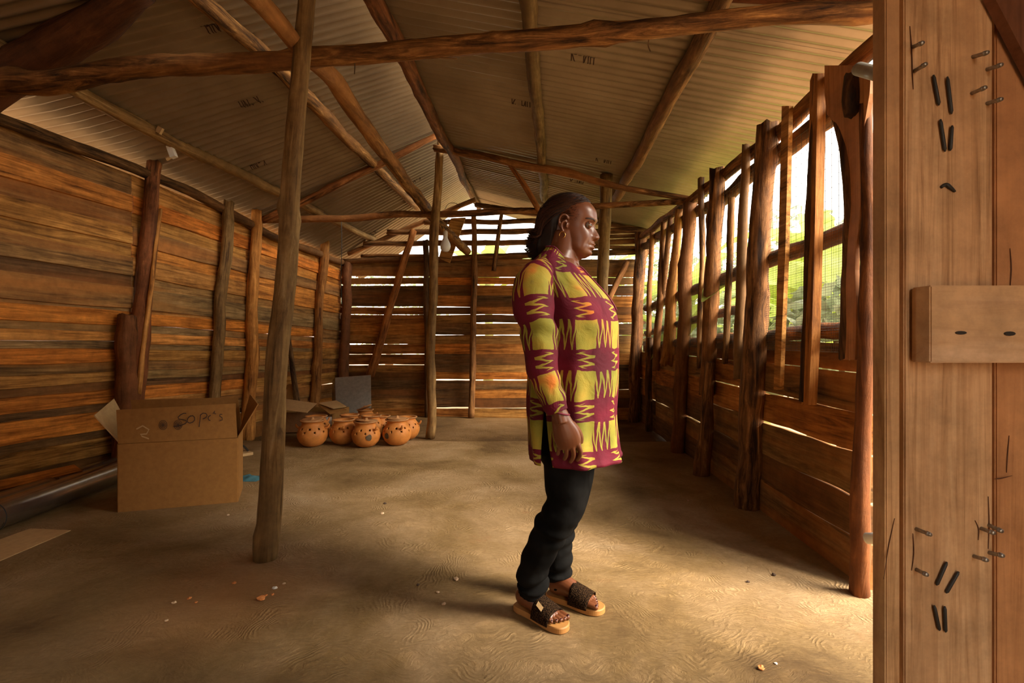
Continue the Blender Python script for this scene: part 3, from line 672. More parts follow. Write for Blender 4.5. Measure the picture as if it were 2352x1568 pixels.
# ------------------------------------------------------------------ the door on the right
door = empty('door_1', (.74, .95, 0)); tag(door, 'plank door standing open at the right edge, pierced by long nails', kind='structure')
YD = .95
M_CRACK = plain('dark_crack', (.09, .035, .015), .9, vary=.2, bump=0)
def dboard(name, u0, u1, v0, v1, Yf, th, mat, color, lbl=None, wav=0, nm=None):
    a = P(u0, v1, Yf); b = P(u1, v1, Yf); c = P(u1, v0, Yf); d = P(u0, v0, Yf)
    org = (a + b + c + d) / 4 + Vector((0, th / 2, 0)); hx = (b.x - a.x) / 2; hz = (d.z - a.z) / 2
    bmh = bmesh.new(); bmesh.ops.create_cube(bmh, size=1)
    for v_ in bmh.verts: v_.co = Vector((v_.co.x * 2 * hx, v_.co.y * th, v_.co.z * 2 * hz))
    bmesh.ops.bevel(bmh, geom=list(bmh.edges), offset=.0025, segments=2, affect='EDGES')
    me = bpy.data.meshes.new(name); bmh.to_mesh(me); bmh.free(); me.materials.append(mat)
    o = bpy.data.objects.new(name, me); o.matrix_basis = Matrix.Translation(org); o.color = (*color, 1); put(o, door)
    if lbl: o['label'] = lbl
    return o
dboard('door_stile', 2034, 2068, -160, 1900, .950, .036, M_DOOR, (.95, .80, .60), 'narrow upright edge board of the door')
dboard('door_board', 2077, 2281, -160, 1900, .975, .025, M_DOOR, (1.0, .88, .72))
dboard('door_board', 2287, 2520, -160, 1900, .979, .025, M_DOOR, (.95, .68, .46), 'redder outer door board')
x = dboard('door_batten', 2137, 2560, 655, 833, .925, .045, M_DOORX, (1.0, .88, .76), 'short thick cross board nailed over the door boards')
# diagonal brace, top right corner
a, b, c, d = P(2345, 120, .955), P(2560, 470, .955), P(2600, 380, .955), P(2300, -80, .955)
mb = MB().slab([P(2277, -20, .95), P(2460, 330, .95), P(2640, 330, .95), P(2460, -20, .95)], .02, (0, 1, 0)); mb.build('door_brace', M_DOOR, door, color=(.30, .17, .12))['label'] = 'dark diagonal brace in the upper corner'
# grain cracks and knots as thin recessed slivers standing in the boards
def nail(name, u0, v0, u1, v1, d=.03, Yb_=.975, r=.0040, head=True):
    a = P(u0, v0, Yb_ + .004); b = P(u1, v1, Yb_ - d)
    mb = MB().add(tubeV([a, b.lerp(a, .02), b], [r, r, r * .85], 8))
    if head: mb.add(tubeV([b.lerp(a, .25), b.lerp(a, .12)], [r * 1.25, r * 1.2], 8))
    return mb.build(name, M_NAIL, door, smooth=True)
for (u0, v0, u1, v1) in ((2094, 109, 2120, 98), (2096, 166, 2128, 146), (2230, 132, 2270, 120), (2263, 161, 2302, 148), (2228, 216, 2265, 200), (2263, 239, 2302, 227),
                         (2100, 1213, 2139, 1228), (2102, 1306, 2130, 1320), (2250, 1212, 2284, 1224), (2268, 1204, 2302, 1220), (2233, 1276, 2268, 1286), (2268, 1268, 2305, 1276)):
    nail('nail', u0, v0, u1, v1)
for (u0, v0, u1, v1) in ((2144, 172, 2157, 242), (2176, 176, 2186, 262), (2160, 274, 2171, 348), (2187, 288, 2183, 346), (2175, 1290, 2151, 1344), (2202, 1312, 2173, 1362), (2146, 1390, 2158, 1448), (2170, 1392, 2172, 1452)):
    a = P(u0, v0, .970); b = P(u1, v1, .971); MB().add(tubeV([a, a.lerp(b, .1), b.lerp(a, .08), b], [.0015, .0030, .0032, .001], 8)).build('bent_nail', M_WIRE, door, smooth=True)
o = MB().add(tubeV(*smoothpath([P(2162, 430, .972), P(2172, 424, .972), P(2182, 430, .972), P(2194, 440, .972)], [.003, .004, .004, .002]), 6)).build('bent_nail', M_WIRE, door, True)
for (u, v, w_, h_) in ((2016, 100, 5, 7), (2022, 582, 5, 7), (2025, 967, 5, 7)):
    pass
def knotspot(u, v, Y, w_, h_):
    V, Fc = lathe([(.0001, 0), (1, 0), (1.05, 1)], 12)
    V = [Vector((p.x * w_ * Y / FPX, (p.z - .9) * .003, p.y * h_ * Y / FPX)) for p in V]
    return mk('knot', V, [f for f in Fc], M_WIRE, door, Matrix.Translation(P(u, v, Y)))
for (u, v, w_, h_) in ((2206, 764, 12, 4), (2318, 766, 12, 5)): knotspot(u, v, .9245, w_, h_)['label'] = 'dark crack in the cross board'
for k_, (pts_, w_) in enumerate((([(2090, 60), (2094, 110), (2096, 170), (2098, 205)], 2.2), ([(2320, 570), (2323, 620), (2318, 680)], 2.5), ([(2318, 1000), (2314, 1050), (2312, 1085)], 2.0), ([(2283, 1100), (2300, 1098), (2325, 1092)], 2.5),
                                  ([(2240, 1195), (2248, 1215), (2247, 1240)], 2.0), ([(2097, 1225), (2099, 1270), (2094, 1310)], 2.2), ([(2270, 1140), (2272, 1200), (2270, 1260)], 1.6), ([(2055, 1190), (2040, 1260), (2030, 1330)], 1.4))):
    Yk = .9735 if pts_[0][0] < 2285 and pts_[0][0] > 2077 else (.9775 if pts_[0][0] > 2285 else .9485)
    MB().add(tubeV(*smoothpath([P(u, v, Yk) for u, v in pts_], [(.0004, .0006)] + [(w_ * .55 * Yk / FPX, .0008)] * (len(pts_) - 2) + [(.0004, .0006)]), 6, up=Vector((0, -1, 0)))).build('crack', M_CRACK, door)
# white pipe stubs behind the door edge
for (pts_, lb) in ((((1972, 158, 1.62), (2040, 176, 1.45)), 'grey pipe end poking out above the arch slab'), (((1992, 1236, 1.85), (2060, 1236, 1.75)), 'white pipe end poking out low beside the door edge')):
    a, b = P(*pts_[0]), P(*pts_[1]); V, Fc = tubeV([a, b], [.021, .021], 20); V2, F2 = tubeV([a - (b - a).normalized() * .0005, b], [.018, .018], 20, cap=False)
    mb = MB().add((V, Fc)); o = mb.build('pipe_stub', M_WHITE if 'white' in lb else M_GALV, door, True); o['label'] = lb

# ------------------------------------------------------------------ cardboard boxes
def quadslab(name, q, th, mat, parent, lbl=None):
    mb = MB().slab(q, th); o = mb.build(name, mat, parent)
    if lbl: o['label'] = lbl
    return o
fl, fr = F(272, 1176), F(545, 1152); back = Vector((-.149, .32, 0)); up = Vector((0, 0, .427))
bx = empty('cardboard_box', (fl + fr) / 2); tag(bx, 'large open brown cardboard box with 50 pcs written on its raised flap', 'box')
th = .006
quadslab('side_panel', [fl, fr, fr + up, fl + up], th, M_CARD, bx)
quadslab('side_panel', [fr, fr + back, fr + back + up, fr + up], th, M_CARD, bx, 'orange lit end of the box')
quadslab('side_panel', [fl + back, fl, fl + up, fl + back + up], th, M_CARD, bx)
quadslab('side_panel', [fr + back, fl + back, fl + back + up, fr + back + up], th, M_CARD, bx)
quadslab('bottom_panel', [fl, fl + back, fr + back, fr], th, M_CARD, bx)
f0, f1 = P(268, 941, 3.0), P(541, 926, 3.205)
flap = quadslab('flap', [fl + up + Vector((0, 0, .003)), fr + up + Vector((0, 0, .003)), f1, f0], th, M_CARD, bx, 'front flap with handwriting, raised upright')
quadslab('flap', [fr + back + up, fl + back + up, P(300, 918, 3.36), P(546, 912, 3.52)], th, M_CARD, bx, 'rear flap raised behind')
quadslab('flap', [fl + up + back * .1, P(217, 953, 2.95), P(262, 915, 3.2), fl + up + back * .95], th, M_CARDP, bx, 'pale left flap bent outwards')
quadslab('flap', [fr + up + back * .95, P(574, 905, 3.5), P(592, 928, 3.3), fr + up + back * .05], th, M_CARD, bx, 'right flap bent outwards')
def stroke(pts2, wpx, Yfn, parent, name='lettering', mat=M_INK):
    mb = MB(); prev = None
    for i, (u, v) in enumerate(pts2):
        a = pts2[max(i - 1, 0)]; c = pts2[min(i + 1, len(pts2) - 1)]; dx, dy = c[0] - a[0], c[1] - a[1]; l = math.hypot(dx, dy) or 1; ox, oy = -dy / l * wpx / 2, dx / l * wpx / 2
        s = [P(u + ox, v + oy, Yfn(u)), P(u - ox, v - oy, Yfn(u))]
        if prev: mb.add(([prev[0], prev[1], s[1], s[0]], [(0, 1, 2, 3)]))
        prev = s
    return mb
Yf = lambda u: 3.0 + (u - 268) / 273 * .205 - .006
def Z(x, y): return (300 + x * 260 / 2352, 920 + y * 260 / 2352)
def flapY(u, v):
    nn = (fr - fl).cross(f0 - (fl + up)).normalized(); o_ = fl + up; r = ray(u, v); cp = Vector((0, 0, H)); return nn.dot(o_ - cp) / nn.dot(r)
txt = MB()
for s in ([(1155, 262), (1100, 262), (1040, 290), (985, 345), (1000, 380), (1080, 390), (1150, 410), (1165, 445), (1130, 480), (1060, 505), (980, 530), (890, 532)],
          [(1250, 310), (1200, 350), (1175, 400), (1185, 445), (1230, 465), (1290, 445), (1330, 400), (1325, 340), (1290, 310), (1240, 320)],
          [(1450, 290), (1440, 400), (1422, 545)], [(1450, 300), (1500, 258), (1560, 262), (1590, 300), (1565, 350), (1500, 380)],
          [(1665, 300), (1620, 330), (1610, 370), (1630, 405), (1660, 410)], [(1710, 270), (1750, 210), (1740, 270), (1775, 270)],
          [(1905, 285), (1860, 280), (1850, 320), (1900, 350), (1905, 400), (1850, 412)]):
    pp = [Z(*x) for x in s]; txt.add((lambda m: (m.V, m.F))(stroke(pp, 2.2, lambda u: 3.0, None)))
# project lettering onto the flap plane
nn = (fr - fl).cross(f0 - (fl + up)).normalized(); cp = Vector((0, 0, H)); o_ = fl + up
def onflap(p): r = p - cp; k_ = nn.dot(o_ - cp) / nn.dot(r); return cp + r * (k_ * .9965)
txt.V = [onflap(p) for p in txt.V]; txt.build('lettering', M_INK, flap)['label'] = 'handwritten 50 pcs in marker'
seal = MB()
for (cx, cy) in ((675, 505), (985, 500)):
    for rr, ww in ((85, 1.1), (60, .9), (35, .9)):
        pp = [Z(cx + rr * math.cos(a_ * PI / 8), cy + rr * 1.15 * math.sin(a_ * PI / 8)) for a_ in range(17)]; m_ = stroke(pp, ww, lambda u: 3.0, None); seal.add((m_.V, m_.F))
    for a_ in range(0, 6):
        an = a_ * PI / 6; m_ = stroke([Z(cx - 80 * math.cos(an), cy - 80 * math.sin(an)), Z(cx + 80 * math.cos(an), cy + 80 * math.sin(an))], .7, lambda u: 3.0, None); seal.add((m_.V, m_.F))
seal.V = [onflap(p) for p in seal.V]; seal.build('stamp', M_INK, flap)['label'] = 'two round ink stamps'
m_ = stroke([Z(120, 590), Z(250, 520), Z(380, 600), Z(330, 690), Z(200, 700), Z(240, 740), Z(380, 790)], 3.0, lambda u: 3.0, None); m_.V = [onflap(p) for p in m_.V]; m_.build('tape_scrap', M_CARDP, flap)['label'] = 'torn clear tape scrap'

l2, r2 = F(632, 993), F(762, 990); bk2 = Vector((.06, .42, 0)); up2 = Vector((0, 0, .235))
b2 = empty('cardboard_box', (l2 + r2) / 2); tag(b2, 'low cardboard box with spread flaps standing behind the clay pots', 'box')
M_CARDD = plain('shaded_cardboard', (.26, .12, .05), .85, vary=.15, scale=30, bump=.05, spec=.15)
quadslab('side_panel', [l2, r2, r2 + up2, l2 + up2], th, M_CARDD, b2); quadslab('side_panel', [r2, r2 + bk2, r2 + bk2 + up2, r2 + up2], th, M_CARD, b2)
quadslab('side_panel', [l2 + bk2, l2, l2 + up2, l2 + bk2 + up2], th, M_CARD, b2); quadslab('side_panel', [r2 + bk2, l2 + bk2, l2 + bk2 + up2, r2 + bk2 + up2], th, M_CARD, b2)
Yt = l2.y
quadslab('flap', [P(615, 938, Yt - .12), P(705, 948, Yt - .22), P(728, 927, Yt + .05), P(640, 914, Yt + .15)], th, M_CARDP, b2, 'wide front flap folded down outwards')
quadslab('flap', [P(730, 926, Yt + .1), P(765, 939, Yt - .05), P(796, 934, Yt + .05), P(773, 920, Yt + .3)], th, M_CARDP, b2, 'pale upper right flap')
quadslab('flap', [P(731, 931, Yt + .08), P(758, 952, Yt - .12), P(797, 942, Yt), P(770, 928, Yt + .25)], th, M_CARD, b2, 'lower right flap')
quadslab('flap', [P(650, 916, Yt + .3), P(675, 916, Yt + .3), P(672, 882, Yt + .35), P(650, 881, Yt + .35)], th, M_CARD, b2, 'narrow flap standing up')
MB().slab([P(745, 957, Yt - .02), P(762, 957, Yt - .02), P(762, 975, Yt - .02), P(748, 977, Yt - .02)], .002).build('paper_label', M_WHITE, b2)

# cardboard sheet on floor, plank, metal rolls
cs = MB().slab([F(-330, 1370, .004), F(0, 1287, .004), F(163, 1217, .004), F(70, 1213, .004), F(0, 1238, .004), F(-320, 1300, .004)][::-1], .006)
o = cs.build('cardboard_sheet', M_CARDP); tag(o, 'loose flat sheet of tan cardboard lying on the near left floor', 'cardboard')
def roll(name, a, b, r, mat, lbl, turns=2.2):
    t = empty(name, (a + b) / 2 - Vector((0, 0, r))); tag(t, lbl, 'metal roll')
    d = (b - a); L_ = d.length; z = d.normalized(); x = Vector((0, 0, 1)).cross(z).normalized(); y = z.cross(x)
    M = Matrix((x, y, z)).transposed().to_4x4(); M.translation = (a + b) / 2
    n = 96; V = []; Fc = []
    for i in range(n + 1):
        an = turns * 2 * PI * i / n + 2.2; rr = r * (1 - .10 * (1 - i / n))
        for zz in (-L_ / 2, -L_ / 4, 0, L_ / 4, L_ / 2): V.append((rr * math.cos(an), rr * math.sin(an), zz))
    for i in range(n):
        for j in range(4): Fc.append((i * 5 + j, i * 5 + j + 1, i * 5 + 6 + j, i * 5 + 5 + j))
    mk('rolled_sheet', V, Fc, mat, t, M, True)
    mb = MB()
    zz = -L_ * .02
    ring = [M @ Vector((r * 1.004 * math.cos(a_ * PI / 16), r * 1.004 * math.sin(a_ * PI / 16), zz)) for a_ in range(33)]
    mb.add(tubeV(ring, [.002] * 33, 5)); mb.build('binding_wire', M_WIRE, t); return t
M_ROLL = plain('dark_sheet_metal', (.40, .35, .29), .24, .9, vary=.2, scale=8, bump=.03)
roll('metal_roll', Vector((-2.86, 1.7, .085)), Vector((-2.99, 3.75, .085)), .085, M_ROLL, 'shiny dark metal sheet rolled up on the floor along the left wall')
roll('metal_roll', Vector((-3.06, 1.9, .076)), Vector((-3.17, 3.8, .076)), .075, M_ROLL, 'duller metal roll lying behind the shiny one against the planks')
q = [F(0, 1160) for _ in range(1)]
a, b = P(-200, 1160, 2.95), P(190, 1072, 3.33)
o = board('loose_plank', a + Vector((0, 0, -.035)), b + Vector((0, 0, -.03)), b + Vector((-.06, .0, .02)), a + Vector((-.06, 0, .03)), .018, M_PLANK, None, (1.15, .8, .5), wav=.002, n=4, seed=9)
tag(o, 'fresh orange plank lying on top of the metal rolls', 'plank')
# galvanised sheet leaning in the corner
o = MB().slab([P(772, 966, 6.35), P(853, 962, 6.35), P(852, 861, 6.55), P(770, 867, 6.55)], .004).build('metal_sheet', M_GALV); tag(o, 'flat grey metal sheet leaning upright in the far left corner', 'metal sheet')
o = MB().slab([P(762, 968, 6.4), P(772, 966, 6.36), P(770, 868, 6.56), P(764, 872, 6.62)], .004).build('metal_sheet', M_ROLL); tag(o, 'narrow dark metal strip behind the leaning grey sheet', 'metal sheet')
# things behind the box and post
for (u, v, s, lb, mt) in ((556, 1030, 1, 'brown sandal lying behind the large box', M_CLAYR), ):
    p0 = F(u, v + 12); t = empty('old_sandal', p0); tag(t, lb, 'sandal')
    MB().box((-.05, -.12, 0), (.05, .12, .025), Matrix.Translation(p0) @ Matrix.Rotation(.9, 4, 'Z')).build('sole', M_CARDP, t)
    V, Fc = tubeV(*smoothpath([p0 + Vector((-.05, -.02, .02)), p0 + Vector((0, 0, .08)), p0 + Vector((.05, .02, .02))], [(.03, .006)] * 3), 8); MB().add((V, Fc)).build('strap', M_WIRE, t)
M_BLUE = plain('blue_cloth', (.05, .14, .17), .8, vary=.4, scale=20)
V = []; Fc = []; c0 = F(560, 1100)
for i in range(13):
    for j in range(9):
        x_, y_ = (i / 12 - .5) * .28, (j / 8 - .5) * .14; e = (1 - (abs(i / 12 - .5) * 2) ** 3) * (1 - (abs(j / 8 - .5) * 2) ** 3)
        V.append((x_ + .02 * mnoise.noise(Vector((x_ * 30, y_ * 20, 0))), y_, .002 + e * (.02 + .02 * mnoise.noise(Vector((x_ * 22, y_ * 30, 4))))))
for i in range(12):
    for j in range(8): a_ = i * 9 + j; Fc.append((a_, a_ + 9, a_ + 10, a_ + 1))
o = mk('rag', V, Fc, M_BLUE, None, Matrix.Translation(c0), True); tag(o, 'small crumpled blue rag on the floor between box and near post', 'rag')

# ------------------------------------------------------------------ clay pots
def pot_mesh():
    prof = [(.0005, .004), (.055, .0), (.095, .018), (.128, .055), (.147, .10), (.149, .135), (.138, .175), (.118, .205), (.102, .225), (.098, .240), (.106, .254), (.116, .262),
            (.114, .268), (.100, .262), (.090, .245), (.090, .225), (.108, .200), (.128, .170), (.139, .135), (.137, .10), (.118, .058), (.085, .026), (.05, .012), (.0005, .012)]
    V, Fc = lathe(prof, 40); me = bpy.data.meshes.new('pot_body'); me.from_pydata(V, [], Fc); bmh = bmesh.new(); bmh.from_mesh(me); bmesh.ops.remove_doubles(bmh, verts=bmh.verts, dist=.0008); bmesh.ops.recalc_face_normals(bmh, faces=bmh.faces)
    bmh.to_mesh(me); bmh.free(); o = bpy.data.objects.new('tmp', me); C.objects.link(o)
    cv = MB()
    for row, (zz, cnt, ph, r) in enumerate(((.196, 9, 0, .0105), (.160, 9, .35, .009))):
        for i in range(cnt):
            an = 2 * PI * i / cnt + ph; d = Vector((math.cos(an), math.sin(an), .35)).normalized(); c = Vector((math.cos(an) * .12, math.sin(an) * .12, zz - .01))
            cv.add(tubeV([c - d * .035, c + d * .06], [r, r], 10))
    co = cv.build('tmpc', M_CLAY); md = o.modifiers.new('b', 'BOOLEAN'); md.object = co; md.operation = 'DIFFERENCE'; md.solver = 'EXACT'
    co.matrix_basis = Matrix.Translation(co.location)
    bpy.context.view_layer.update(); bake(o); me = o.data; bpy.data.objects.remove(o); bpy.data.objects.remove(co)
    me.materials.clear(); me.materials.append(M_CLAY); me.polygons.foreach_set('use_smooth', [True] * len(me.polygons)); me.name = 'pot_body'
    return me
POT = pot_mesh()
pm = [(718, 1024, .98, 1, 0.3, 'round clay pot with a lid, leftmost in the front row', .25, 'h'),
      (726, 1010, .98, 0, 1.0, 'clay pot half hidden behind the leftmost lidded pot', 0, 'h'),
      (789, 1019, .96, 0, 1.9, 'open clay pot second in the front row', 0, ''),
      (803, 1000, .90, 0, .2, 'clay pot behind the second open pot, only its rim showing', 0, ''),
      (841, 1025, .97, 1, 2.5, 'clay pot with a lid and grey smudge, third in front', .3, 'h'),
      (853, 1004, .92, 0, .8, 'open clay pot directly behind the smudged pot', 0, ''),
      (839, 982, .85, 1, .1, 'farthest clay pot with its lid propped at a slant', .9, ''),
      (876, 1000, .85, 0, 1.3, 'clay pot in the rear between the smudged and rightmost lidded pots', 0, ''),
      (912, 1021, 1.0, 1, 2.1, 'bright orange clay pot with a lid and dark scorch mark', .1, 'h'),
      (935, 1008, .92, 0, 3.0, 'open clay pot behind the scorched pot, rightmost of all', 0, '')]
M_SOOT = plain('soot_mark', (.10, .07, .04), .8, vary=.3, scale=60)
base_pot = None
for (u, v, s, lid, rz, lb, tilt, hd) in pm:
    p0 = F(u, v)
    if base_pot is None:
        root = empty('clay_pot', p0); pb = bpy.data.objects.new('body', POT); pb.matrix_basis = Matrix.Translation(p0); put(pb, root)
        V, Fc = lathe([(.104, .256), (.118, .258), (.121, .265), (.117, .271), (.104, .268)], 40); mk('rim', V, Fc, M_CLAYR, root, Matrix.Translation(p0), True)
        for sg in (-1, 1):
            h_, hr = smoothpath([(sg * .122, 0, .185), (sg * .150, 0, .190), (sg * .166, 0, .206), (sg * .170, 0, .226)], [.013, .012, .011, .008], 4)
            V, Fc = tubeV(h_, hr, 10); mk('handle', V, Fc, M_CLAY, root, Matrix.Translation(p0), True)
        base_pot = root; kids = list(root.children); r = root
    else:
        r = base_pot.copy(); C.objects.link(r); r.location = p0
        for ch in kids: c_ = ch.copy(); C.objects.link(c_); c_.parent = r; c_.matrix_parent_inverse = ch.matrix_parent_inverse.copy()
    r.rotation_euler = (0, 0, rz if base_pot is not r else 0); r.scale = (s, s, s)
    if base_pot is r: r.scale = (1, 1, 1)
    tag(r, lb, 'pot', 'clay pots on the floor')
    if lid:
        M = WM(r) @ Matrix.Translation((0, 0, .262)) @ Matrix.Rotation(tilt * .35, 4, 'X') 
        if tilt > .5: M = WM(r) @ Matrix.Translation((0, .0, .285)) @ Matrix.Rotation(-.45, 4, Vector((0, 1, 0)).lerp(Vector((1, 0, 0)), .3))
        V, Fc = lathe([(.0005, .0), (.08, .0), (.098, .008), (.104, .014), (.100, .018), (.06, .012), (.022, .014), (.014, .022), (.016, .034), (.010, .040), (.0005, .041)], 32)
        mk('lid', V, Fc, M_CLAYR, r, M, True)
    if 'smudge' in lb or 'scorch' in lb:
        an0 = -1.1 if 'smudge' in lb else -2.1; mb = MB(); c = p0; pr = [(.100, .147), (.135, .149), (.170, .139)]
        vv = []; n_ = 14
        for i in range(n_):
            a_ = 2 * PI * i / n_; rr = .028 * (1 + .3 * mnoise.noise(Vector((math.cos(a_), math.sin(a_), an0)))); zz = .115 + rr * math.sin(a_) * 1.1; aa = an0 + rr * math.cos(a_) / .148
            rad = (.147 if zz < .1 else (.147 + (zz - .1) * .057 if zz < .135 else .149 - (zz - .135) * .275)) + .0022
            if zz < .1: rad = .147 - (.1 - zz) * .42 + .002
            vv.append(p0 + Vector((math.cos(aa) * rad, math.sin(aa) * rad, zz)) * 1.0 if s > .95 else p0 + Vector((math.cos(aa) * rad, math.sin(aa) * rad, zz)) * s)
        cc_ = p0 + Vector((math.cos(an0) * .1515, math.sin(an0) * .1515, .115))
        mb.add((vv + [cc_], [(i, (i + 1) % n_, n_) for i in range(n_)])).build('scorch_mark', M_SOOT, r)

# ------------------------------------------------------------------ crumbs on the floor
M_ORG = plain('orange_crumb', (.62, .22, .06), .8, vary=.3, scale=60); M_CHIP = plain('wood_chip', (.62, .42, .26), .8, vary=.3, scale=60); M_DARKC = plain('dark_crumb', (.07, .04, .025), .9, vary=.3)
crumbs = [(600, 1377, 9, M_ORG, 'orange brick crumb beside the foot of the near post'), (611, 1368, 4, M_ORG, 'small orange crumb touching the big one by the near post'), (626, 1366, 4, M_ORG, 'small orange crumb between brick crumb and white pebble'), (631, 1352, 6, M_WHITE, 'white pebble near the foot of the near post'),
          (652, 1341, 4, M_CHIP, 'pale chip just past the white pebble'), (1048, 1331, 7, M_CHIP, 'pale wood chip on open floor left of the woman'), (1019, 1388, 5, M_CHIP, 'pale chip left of the front sandal heel, lowest of three'), (1006, 1361, 4, M_CHIP, 'smaller pale chip middle of three near the front sandal'), (960, 1344, 4, M_DARKC, 'dark speck on the floor midway between near post and sandals'), (884, 1157, 4, M_DARKC, 'dark speck on the middle floor before the pots'),
          (1749, 1537, 8, M_ORG, 'pinkish brick chip near the lower right floor edge'), (1778, 1321, 5, M_DARKC, 'dark crumb on the floor nearest the right plank wall'), (1718, 1337, 4, M_DARKC, 'dark crumb left of the one by the right plank wall'), (400, 1385, 5, M_CHIP, 'pale chip leftmost in the scatter before the near post'), (435, 1375, 5, M_ORG, 'orange crumb in the rusty stain, left of its twin'), (450, 1384, 4, M_ORG, 'orange crumb in the rusty stain, right of its twin'),
          (538, 1340, 5, M_ORG, 'orange crumb on the far edge of the rusty stain'), (383, 1426, 4, M_CHIP, 'pale chip alone in the dark lower left floor'), (524, 1184, 4, M_CHIP, 'pale chip in front of the large box'), (878, 1180, 4, M_CHIP, 'pale sliver on the middle floor before the pots'), (1580, 1150, 3, M_CHIP, 'tiny pale chip right of the woman near the window shade'), (1782, 1525, 4, M_WHITE, 'tiny white pebble beside the pinkish brick chip')]
for i, (u, v, s, mt, lb) in enumerate(crumbs):
    bmh = bmesh.new(); bmesh.ops.create_icosphere(bmh, subdivisions=2, radius=1); p0 = F(u, v); r_ = s * p0.y / FPX * .8
    for vt in bmh.verts:
        n_ = 1 + .45 * mnoise.noise(vt.co * 1.3 + Vector((i * 3, 0, 0))); vt.co = Vector((vt.co.x * r_ * n_ * 1.3, vt.co.y * r_ * n_, (vt.co.z * .6 + .5) * r_ * n_))
    bmesh.ops.rotate(bmh, verts=bmh.verts, cent=(0, 0, 0), matrix=Matrix.Rotation(i, 3, 'Z'))
    me = bpy.data.meshes.new('crumb'); bmh.to_mesh(me); bmh.free(); me.materials.append(mt); o = bpy.data.objects.new('crumb', me); o.matrix_basis = Matrix.Translation(p0); put(o, None)
    tag(o, lb, 'crumb', 'crumbs and chips scattered on the floor')

# ------------------------------------------------------------------ outdoors
def leafblade(mb, base, d, L_, W_, droop, seg=12, rnd=None, tear=.0):
    d = Vector(d).normalized(); side = d.cross(Vector((0, 0, 1))).normalized(); pts = []; p = Vector(base); dd = d.copy(); rows = []
    for i in range(seg + 1):
        t = i / seg; w_ = W_ * (math.sin(PI * min(1, t * 1.02) ** .75) ** .6 if 0 < t < .99 else .04)
        u_ = side.cross(dd).normalized(); fold = .35
        cut = (1 - tear * (rnd.random() if i % 2 else 0)) if rnd else 1
        rows.append((p + side * w_ / 2 * cut - u_ * w_ * .12 * -1, p.copy(), p - side * w_ / 2 * cut + u_ * w_ * .12))
        p = p + dd * (L_ / seg); dd = (dd + Vector((0, 0, -droop / seg))).normalized()
    V = [x for r in rows for x in r]; Fc = []
    for i in range(seg): k_ = i * 3; Fc += [(k_, k_ + 1, k_ + 4, k_ + 3), (k_ + 1, k_ + 2, k_ + 5, k_ + 4)]
    mb.add((V, Fc))
def banana(x, y, h, n, sd, lb, gp=None):
    r = random.Random(sd); t = empty('banana_plant', (x, y, -.12)); tag(t, lb, 'banana plant', gp)
    MB().add(tubeV([(x, y, -.12), (x + .03, y, h * .5), (x, y + .03, h)], [.11, .09, .06], 12)).build('stem', M_STEM, t, True)
    for i in range(n):
        a_ = 2 * PI * i / n + r.uniform(-.3, .3); el = r.uniform(.5, 1.5); mb = MB()
        leafblade(mb, (x, y, h - .05), (math.cos(a_), math.sin(a_), el), r.uniform(1.5, 2.3), r.uniform(.45, .62), r.uniform(1.2, 2.4), 14, r, .25); mb.build('leaf', M_BAN, t, True)
banana(3.0, 4.7, 1.2, 8, 1, 'nearest banana plant outside the barred window, broad leaves raised')
banana(3.5, 6.7, 1.5, 8, 2, 'banana plant outside the middle of the barred window')
banana(4.9, 7.6, 2.3, 9, 3, 'tall banana plant behind the nearer ones outdoors')
banana(2.9, 8.6, 1.1, 7, 4, 'banana plant outside the far end of the barred window')
banana(4.0, 10.6, 2.0, 8, 7, 'banana plant farthest out beyond the right back corner')
banana(-.5, 9.9, 2.3, 8, 5, 'banana plant seen above the back wall through the gable gaps')
banana(1.5, 9.6, 2.1, 8, 6, 'banana plant behind the right half of the back wall')
def tree(x, y, h, R_, n, sd, lb, name='tree'):
    r = random.Random(sd); t = empty(name, (x, y, -.12)); tag(t, lb, name.replace('leafy_', ''))
    MB().add(tubeV([(x, y, -.12), (x + .1, y, h * .4), (x - .05, y, h * .75)], [.12, .08, .04], 8)).build('trunk', M_BARK, t, True)
    mb = MB()
    for i in range(n):
        d = Vector((r.gauss(0, 1), r.gauss(0, 1), r.gauss(0, 1))).normalized() * R_ * r.uniform(.3, 1) ** .6; c = Vector((x, y, h * .62)) + Vector((d.x, d.y, d.z * h * .42 / R_))
        a_ = Vector((r.gauss(0, 1), r.gauss(0, 1), r.gauss(0, .6))).normalized(); b_ = a_.cross(Vector((r.gauss(0, 1), r.gauss(0, 1), r.gauss(0, 1)))).normalized(); s_ = r.uniform(.06, .12)
        mb.add(([c - a_ * s_, c + b_ * s_ * .45, c + a_ * s_, c - b_ * s_ * .45], [(0, 1, 2, 3)]))
    o = mb.build('foliage', M_LEAF, t); o['kind'] = 'stuff'
tree(6.9, 8.2, 3.6, 1.5, 1500, 1, 'bushy tree outdoors beyond the near end of the window')
tree(6.6, 11.5, 4.2, 1.8, 1800, 2, 'bushy tree outdoors beyond the middle of the window')
tree(5.2, 14.0, 3.6, 1.7, 1600, 3, 'bushy tree outdoors beyond the far window end')
tree(3.2, 12.0, 3.6, 1.8, 1500, 4, 'tree outdoors behind the right back corner')
tree(-3.0, 11.5, 2.9, 1.6, 1500, 5, 'tree outdoors behind the left back corner')
tree(-6.8, 5.0, 3.0, 1.5, 1300, 6, 'tree outdoors beyond the left wall')
# low shrubs close under the window
for i, (x_, y_, lb) in enumerate(((2.5, 3.6, 'low shrub just outside near the thick window post'), (2.7, 5.7, 'low shrub outside the window middle'), (2.7, 7.6, 'low shrub outside near the far window pickets'))):
    tree(x_, y_, 1.5, .6, 700, 20 + i, lb, 'shrub')

